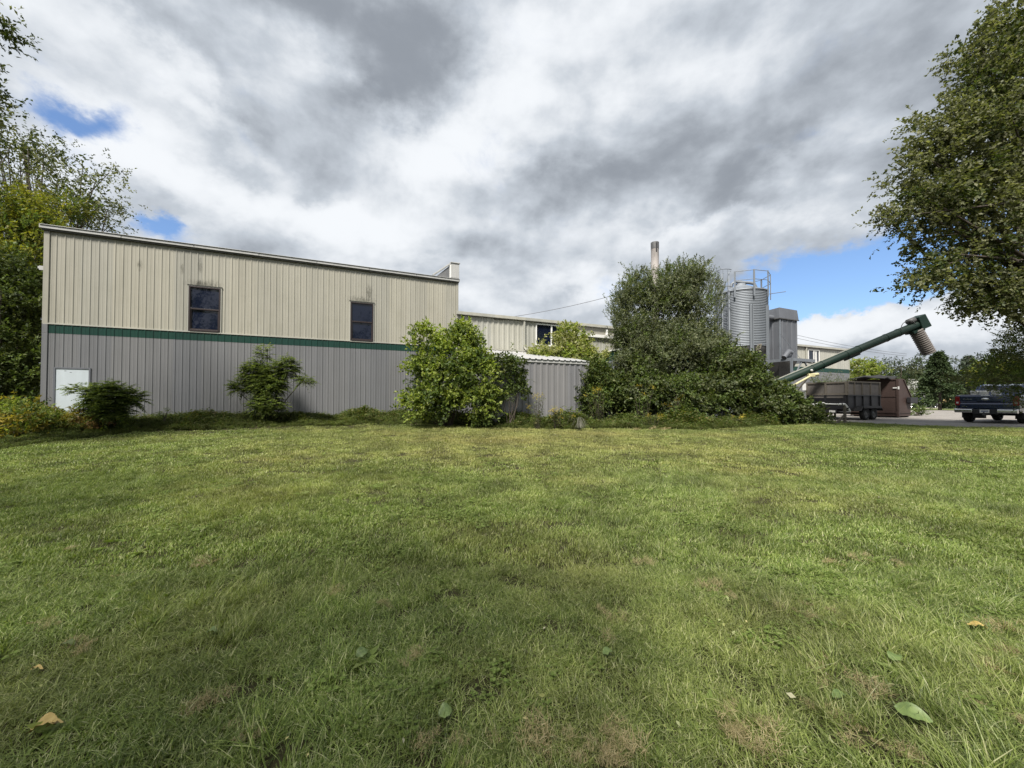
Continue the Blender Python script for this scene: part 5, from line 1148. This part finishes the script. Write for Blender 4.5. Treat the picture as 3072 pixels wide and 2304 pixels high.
def scatter(name, pts, rot, scl, col, seed=0):
    me = bpy.data.meshes.new(name); n = len(pts); me.vertices.add(n); me.vertices.foreach_set('co', np.asarray(pts, np.float32).reshape(-1))
    a = me.attributes.new('rot', 'FLOAT_VECTOR', 'POINT'); a.data.foreach_set('vector', np.asarray(rot, np.float32).reshape(-1))
    a = me.attributes.new('scl', 'FLOAT', 'POINT'); a.data.foreach_set('value', np.asarray(scl, np.float32))
    me.update(); o = bpy.data.objects.new(name, me); COL.objects.link(o)
    ng = bpy.data.node_groups.new(name, 'GeometryNodeTree'); ng.interface.new_socket('Geometry', in_out='INPUT', socket_type='NodeSocketGeometry'); ng.interface.new_socket('Geometry', in_out='OUTPUT', socket_type='NodeSocketGeometry')
    N = ng.nodes.new; gi, go = N('NodeGroupInput'), N('NodeGroupOutput'); ip = N('GeometryNodeInstanceOnPoints'); ci = N('GeometryNodeCollectionInfo'); ci.inputs['Collection'].default_value = col
    ci.inputs['Separate Children'].default_value = True; ci.inputs['Reset Children'].default_value = True
    m2p = N('GeometryNodeMeshToPoints'); ra = N('GeometryNodeInputNamedAttribute'); ra.data_type = 'FLOAT_VECTOR'; ra.inputs['Name'].default_value = 'rot'
    sa_ = N('GeometryNodeInputNamedAttribute'); sa_.data_type = 'FLOAT'; sa_.inputs['Name'].default_value = 'scl'
    e2r = N('FunctionNodeEulerToRotation')
    l = ng.links.new; l(gi.outputs[0], m2p.inputs['Mesh']); l(m2p.outputs[0], ip.inputs['Points']); l(ci.outputs[0], ip.inputs['Instance']); ip.inputs['Pick Instance'].default_value = True
    l(ra.outputs['Attribute'], e2r.inputs[0]); l(e2r.outputs[0], ip.inputs['Rotation']); l(sa_.outputs['Attribute'], ip.inputs['Scale']); l(ip.outputs[0], go.inputs[0])
    md = o.modifiers.new('scatter', 'NODES'); md.node_group = ng
    return tag(o, kind='stuff')
EDGE = [(-700, 1420), (-200, 1385), (0, 1352), (150, 1330), (400, 1300), (700, 1290), (1000, 1280), (1300, 1274), (1500, 1286), (1700, 1290), (1900, 1288), (2100, 1292), (2300, 1280), (2440, 1268)]
EW = np.array([list(ghit(*q)) for q in EDGE])
yx = np.array([p_[0] for p_ in edge]); yy = np.array([p_[1] for p_ in edge])
tE = EW[:, 0]/EW[:, 1]; yE = EW[:, 1]; tY = yx/yy; yY = yy
tt_ = np.concatenate([tE, tY[tY > tE[-1]+.01]]); yyy = np.concatenate([yE, yY[tY > tE[-1]+.01]])
def limit(t_): return np.interp(t_, tt_, yyy)
def flow(x, y): return 1.1*np.sin(x*.55+.8*np.sin(y*.6))+.9*np.sin(y*.9+x*.3)+.4*np.sin(x*2.1+y*1.3)
def field(name, y0, y1, dens, col, seed, smin, smax, xlim=1.42, extra=.0, mask=None, tilt=.25, soft=.15):
    g = np.random.default_rng(seed); area = (y1-y0)*(2*(xlim*y1+1.2)); n = int(area*dens); y = g.uniform(y0, y1, n); x = g.uniform(-1, 1, n)*(xlim*y1+1.2)
    k = (np.abs(x) < xlim*y+1.0) & (y < limit(x/np.maximum(y, .3))+extra+g.normal(0, soft, n)); x, y = x[k], y[k]
    if mask is not None: k = mask(x, y, g); x, y = x[k], y[k]
    n = len(x); z = G(x, y); fl = flow(x, y)+g.normal(0, .7, n)
    rot = np.stack([g.normal(0, tilt*.5, n), g.normal(0, tilt*.5, n), fl], 1)
    return scatter(name, np.stack([x, y, z], 1), rot, g.uniform(smin, smax, n), col)
def thin(x, y, g): return (.5+.5*np.sin(x*5.1+2*np.sin(y*3.7))*np.sin(y*6.3+1.7*np.sin(x*4.1))+g.normal(0, .15, len(x))) > .16
field('lawn_grass', .6, 3.4, 370, L_near, 1, .7, 1.4, mask=thin)
field('lawn_grass', 3.4, 7.2, 165, L_mid, 2, .75, 1.35, mask=thin)
field('lawn_grass', 7.2, 21, 55, L_far, 3, .75, 1.2)
def patchy(freq, thr, ph):
    return lambda x, y, g: (np.sin(x*freq+ph+1.3*np.sin(y*freq*.8))*np.sin(y*freq*1.1+ph*2+np.sin(x*freq*.6)) + g.normal(0, .18, len(x))) > thr
field('long_grass', .7, 7.5, 34, L_long, 4, .7, 1.25, mask=patchy(1.3, .15, .4), tilt=.5)
field('clover_patches', .7, 9, 30, L_clover, 5, .6, 1.1, mask=patchy(1.9, .35, 2.0))
field('broadleaf_weeds', .9, 6, 9, L_ros, 7, .25, .7, mask=patchy(1.7, .05, 3.0), tilt=.4)
field('broadleaf_weeds', 1.0, 14, 2.6, L_ros, 6, .5, 1.1, mask=patchy(.7, .0, 1.0))
# straw thatch: small dry clumps where the photograph shows them, and thin remnants
SP = [(620, 1697, 1.3), (215, 1655, .7), (130, 1885, .8), (180, 1980, 1.0), (345, 1740, .5), (560, 2160, 1.1), (740, 2200, .8), (985, 1795, 1.0), (1160, 1820, .6), (1840, 1880, 1.2), (2140, 1785, 1.3), (2185, 1800, .7), (1925, 1690, .9), (2490, 1695, 1.0), (2560, 1680, 1.1),
      (2700, 1700, .7), (2420, 1860, 1.0), (2460, 1835, .8), (2430, 2000, 1.2), (2540, 2055, 1.2), (2250, 2240, 1.4), (2240, 2180, 1.2), (2500, 2170, 1.1), (2180, 2210, .8), (2960, 1880, 1.3), (3010, 1890, 1.2), (3030, 1965, 1.2), (2960, 2020, 1.0), (1600, 2215, 1.3), (1840, 2230, 1.3), (1860, 2255, 1.0), (1730, 2280, 1.0), (1230, 1995, .8), (1330, 2240, .8), (2660, 2255, 1.0), (3050, 2180, 1.0), (1950, 1290, 3.5), (1990, 1289, 3), (2080, 1290, 3.0), (2100, 1290, 2.2), (1900, 1293, 2.0)]
g = np.random.default_rng(9); pp = []; rr2 = []; ss = []
for (px, py, s_) in SP:
    q = ghit(px, py)
    for k in range(4): pp.append((q.x+g.normal(0, .05*s_), q.y+g.normal(0, .05*s_), q.z+.035+.02*(s_ > 1.9)+g.uniform(-.005, .015))); rr2.append((g.normal(0, .3), g.normal(0, .3), g.uniform(0, 6.3))); ss.append(s_*g.uniform(.4, .8))
scatter('dry_thatch', pp, rr2, ss, L_straw)
def litter_fn(g):
    n = 5; a = g.uniform(0, 6.28, n); c = np.stack([g.normal(0, .15, n), g.normal(0, .15, n), g.uniform(.03, .055, n)], 1)
    return leaves(g, c, unit(np.stack([np.cos(a), np.sin(a), g.uniform(-.3, .4, n)], 1)), .028, .55, 1.4, .3), [M['litter']]
M['litter'] = leafmat('litter_leaf', [(.30, .22, .10), (.42, .40, .28), (.22, .27, .08), (.5, .42, .2)], .2)
L_lit = make_lib('litter', 4, litter_fn)
field('leaf_litter', .8, 15, 1.6, L_lit, 8, .5, 1.3)
# weeds along the foot of the buildings
g = np.random.default_rng(12); n = 9000; px = g.uniform(-500, 2470, n); e = np.interp(px, [q[0] for q in EDGE], [q[1] for q in EDGE])
u = (px-1536)/F; ye = limit(u); dy = g.random(n)**1.2*np.interp(px, [-500, 100, 700, 1500, 2300, 2470], [4.0, 3.4, 2.2, 1.7, 2.0, .8]); y = ye+dy+.12; x = u*y
dw = WALLD+(x*NV.x+y*NV.y); dsh = 15.45+(x*NV.x+y*NV.y); s_ = (x-C0.x)*DV.x+(y-C0.y)*DV.y
ok = (dw > .15) & ~((dsh < .12) & (s_ > sa-.1) & (s_ < sb+.1)); x, y, dy, s_ = x[ok], y[ok], dy[ok], s_[ok]
sc = np.clip(.34+dy*.65, .34, 1.1)*g.uniform(.55, 1.35, len(x)); hs_ = np.where(s_ < 13, .72, 1.0)*(.78+.42*np.sin(x*1.9+y)*np.sin(x*.83+2.1*np.sin(y)))
sel = g.random(len(x)) < .60+.35*np.sin(x*1.3+1)
def wsc(k, sub): 
    n_ = k.sum(); return np.stack([x[k], y[k], G(x[k], y[k])], 1), np.stack([g.normal(0, .12, n_), g.normal(0, .12, n_), g.uniform(0, 6.3, n_)], 1), (sc*hs_)[k]
scatter('weeds', *wsc(sel, 0), L_weed); scatter('leafy_weeds', *wsc(~sel, 1), L_lw)
# ground cover under the left trees
g = np.random.default_rng(13); n = 1800; x = g.uniform(-32, -16.2, n); y = g.uniform(8, 22, n); dw = WALLD+(x*NV.x+y*NV.y); s_ = (x-C0.x)*DV.x+(y-C0.y)*DV.y; k = (s_ < -.4) & (y > limit(x/y)); n_ = k.sum()
scatter('undergrowth', np.stack([x[k], y[k], G(x[k], y[k])], 1), np.stack([g.normal(0, .1, n_), g.normal(0, .1, n_), g.uniform(0, 6.3, n_)], 1), g.uniform(1.0, 2.2, n_), L_lw)
# tufts fringing the paved yard
g = np.random.default_rng(14); pts = []; 
for (ax, ay), (bx, by) in zip(ed[:-1], ed[1:]):
    for k in range(8):
        f = g.random(); pts.append((ax+(bx-ax)*f, ay+(by-ay)*f-g.random()*.25))
pts = np.array(pts); scatter('yard_fringe', np.stack([pts[:, 0], pts[:, 1], G(pts[:, 0], pts[:, 1])], 1), np.stack([g.normal(0, .2, len(pts)), g.normal(0, .2, len(pts)), g.uniform(0, 6.3, len(pts))], 1), g.uniform(.7, 1.5, len(pts)), L_mid)

# ------------------------------------------------------------------ fallen and broad leaves lying on the lawn
def big_leaf(name, px, py, L, W, rot, col, label, fold=.25, lift=.05, notch=0, tiltx=0.0):
    q = ghit(px, py); m = MB(); ns = 8; rows = []
    for i in range(ns+1):
        f = i/ns; w_ = W*.5*(math.sin(math.pi*min(1, f*.93+.05)))**.75*(1+.25*(1-f)); w_ = w_ if 0 < i < ns else .003
        z_ = .02*math.sin(f*3.1)+lift*0; rows.append([(f*L, -w_, z_+fold*w_+.006*math.sin(f*19)), (f*L+notch*L*.0, 0, z_), (f*L, w_, z_+fold*w_*.9)])
    rows[0] = [(-.12*L*notch, -.25*W*notch, .01), (0, 0, 0), (-.12*L*notch, .25*W*notch, .01)]
    vs = [p for r in rows for p in r]; m.add(vs, [(3*i+k, 3*i+k+1, 3*i+k+4, 3*i+k+3) for i in range(ns) for k in (0, 1)], True)
    o = m.build(name, col, None, loc=(q.x, q.y, q.z+.022+lift)); o.rotation_euler = (tiltx, R(-4), rot); return tag(o, label, 'leaf')
def leafcol(name, c, c2):
    t = NT(name); n = t.noise(30, 4, .6, t.obj()); t.set(Base_Color=t.ramp(n, [(.35, c), (.7, c2)]), Roughness=.5)
    return t.m
ly = leafcol('fallen_yellow', (.34, .24, .07), (.46, .34, .12)); lg = leafcol('fallen_green', (.075, .115, .03), (.13, .18, .05)); lo_ = leafcol('fallen_olive', (.06, .08, .02), (.09, .11, .03))
big_leaf('fallen_leaf', 92, 2225, .085, .075, R(30), ly, 'large curled yellow leaf at the bottom left of the lawn', .5, .02, 1)
big_leaf('fallen_leaf', 138, 2212, .055, .02, R(25), ly, 'narrow yellow leaf touching the large curled yellow leaf', .3, .02)
big_leaf('fallen_leaf', 92, 2032, .06, .022, R(5), ly, 'thin pale yellow leaf above the large curled yellow one', .2, .015)
big_leaf('fallen_leaf', 2908, 1902, .085, .05, R(-28), ly, 'yellow-orange leaf lying on the lawn at the right', .3, .03, .6)
big_leaf('dock_leaf', 2682, 2150, .125, .062, R(-48), lg, 'largest bright green dock leaf at the lower right', .3, .02, 0, .5)
big_leaf('dock_leaf', 2680, 2010, .085, .055, R(35), lg, 'grey-green dock leaf above the largest dock leaf', .3, .02)
big_leaf('dock_leaf', 2500, 2125, .08, .04, R(10), lg, 'curled green dock leaf left of the largest dock leaf', .4, .02)
big_leaf('dock_leaf', 182, 1957, .085, .045, R(0), lo_, 'smooth oval olive leaf on the left foreground lawn', .1, .02)
big_leaf('dock_leaf', 1068, 2003, .075, .05, R(60), lg, 'pale green leaf standing on the lawn left of centre', .2, .03, 0, .4)
big_leaf('dock_leaf', 1318, 2175, .06, .055, R(30), lg, 'rounded lime-green leaf near the bottom centre', .2, .02, .5, .4)
big_leaf('dock_leaf', 1810, 1990, .07, .045, R(25), lg, 'lime-green leaf right of centre in the foreground', .25, .02)
big_leaf('dock_leaf', 620, 1920, .055, .05, R(15), lg, 'small rounded leaf in the left middle foreground', .2, .02)
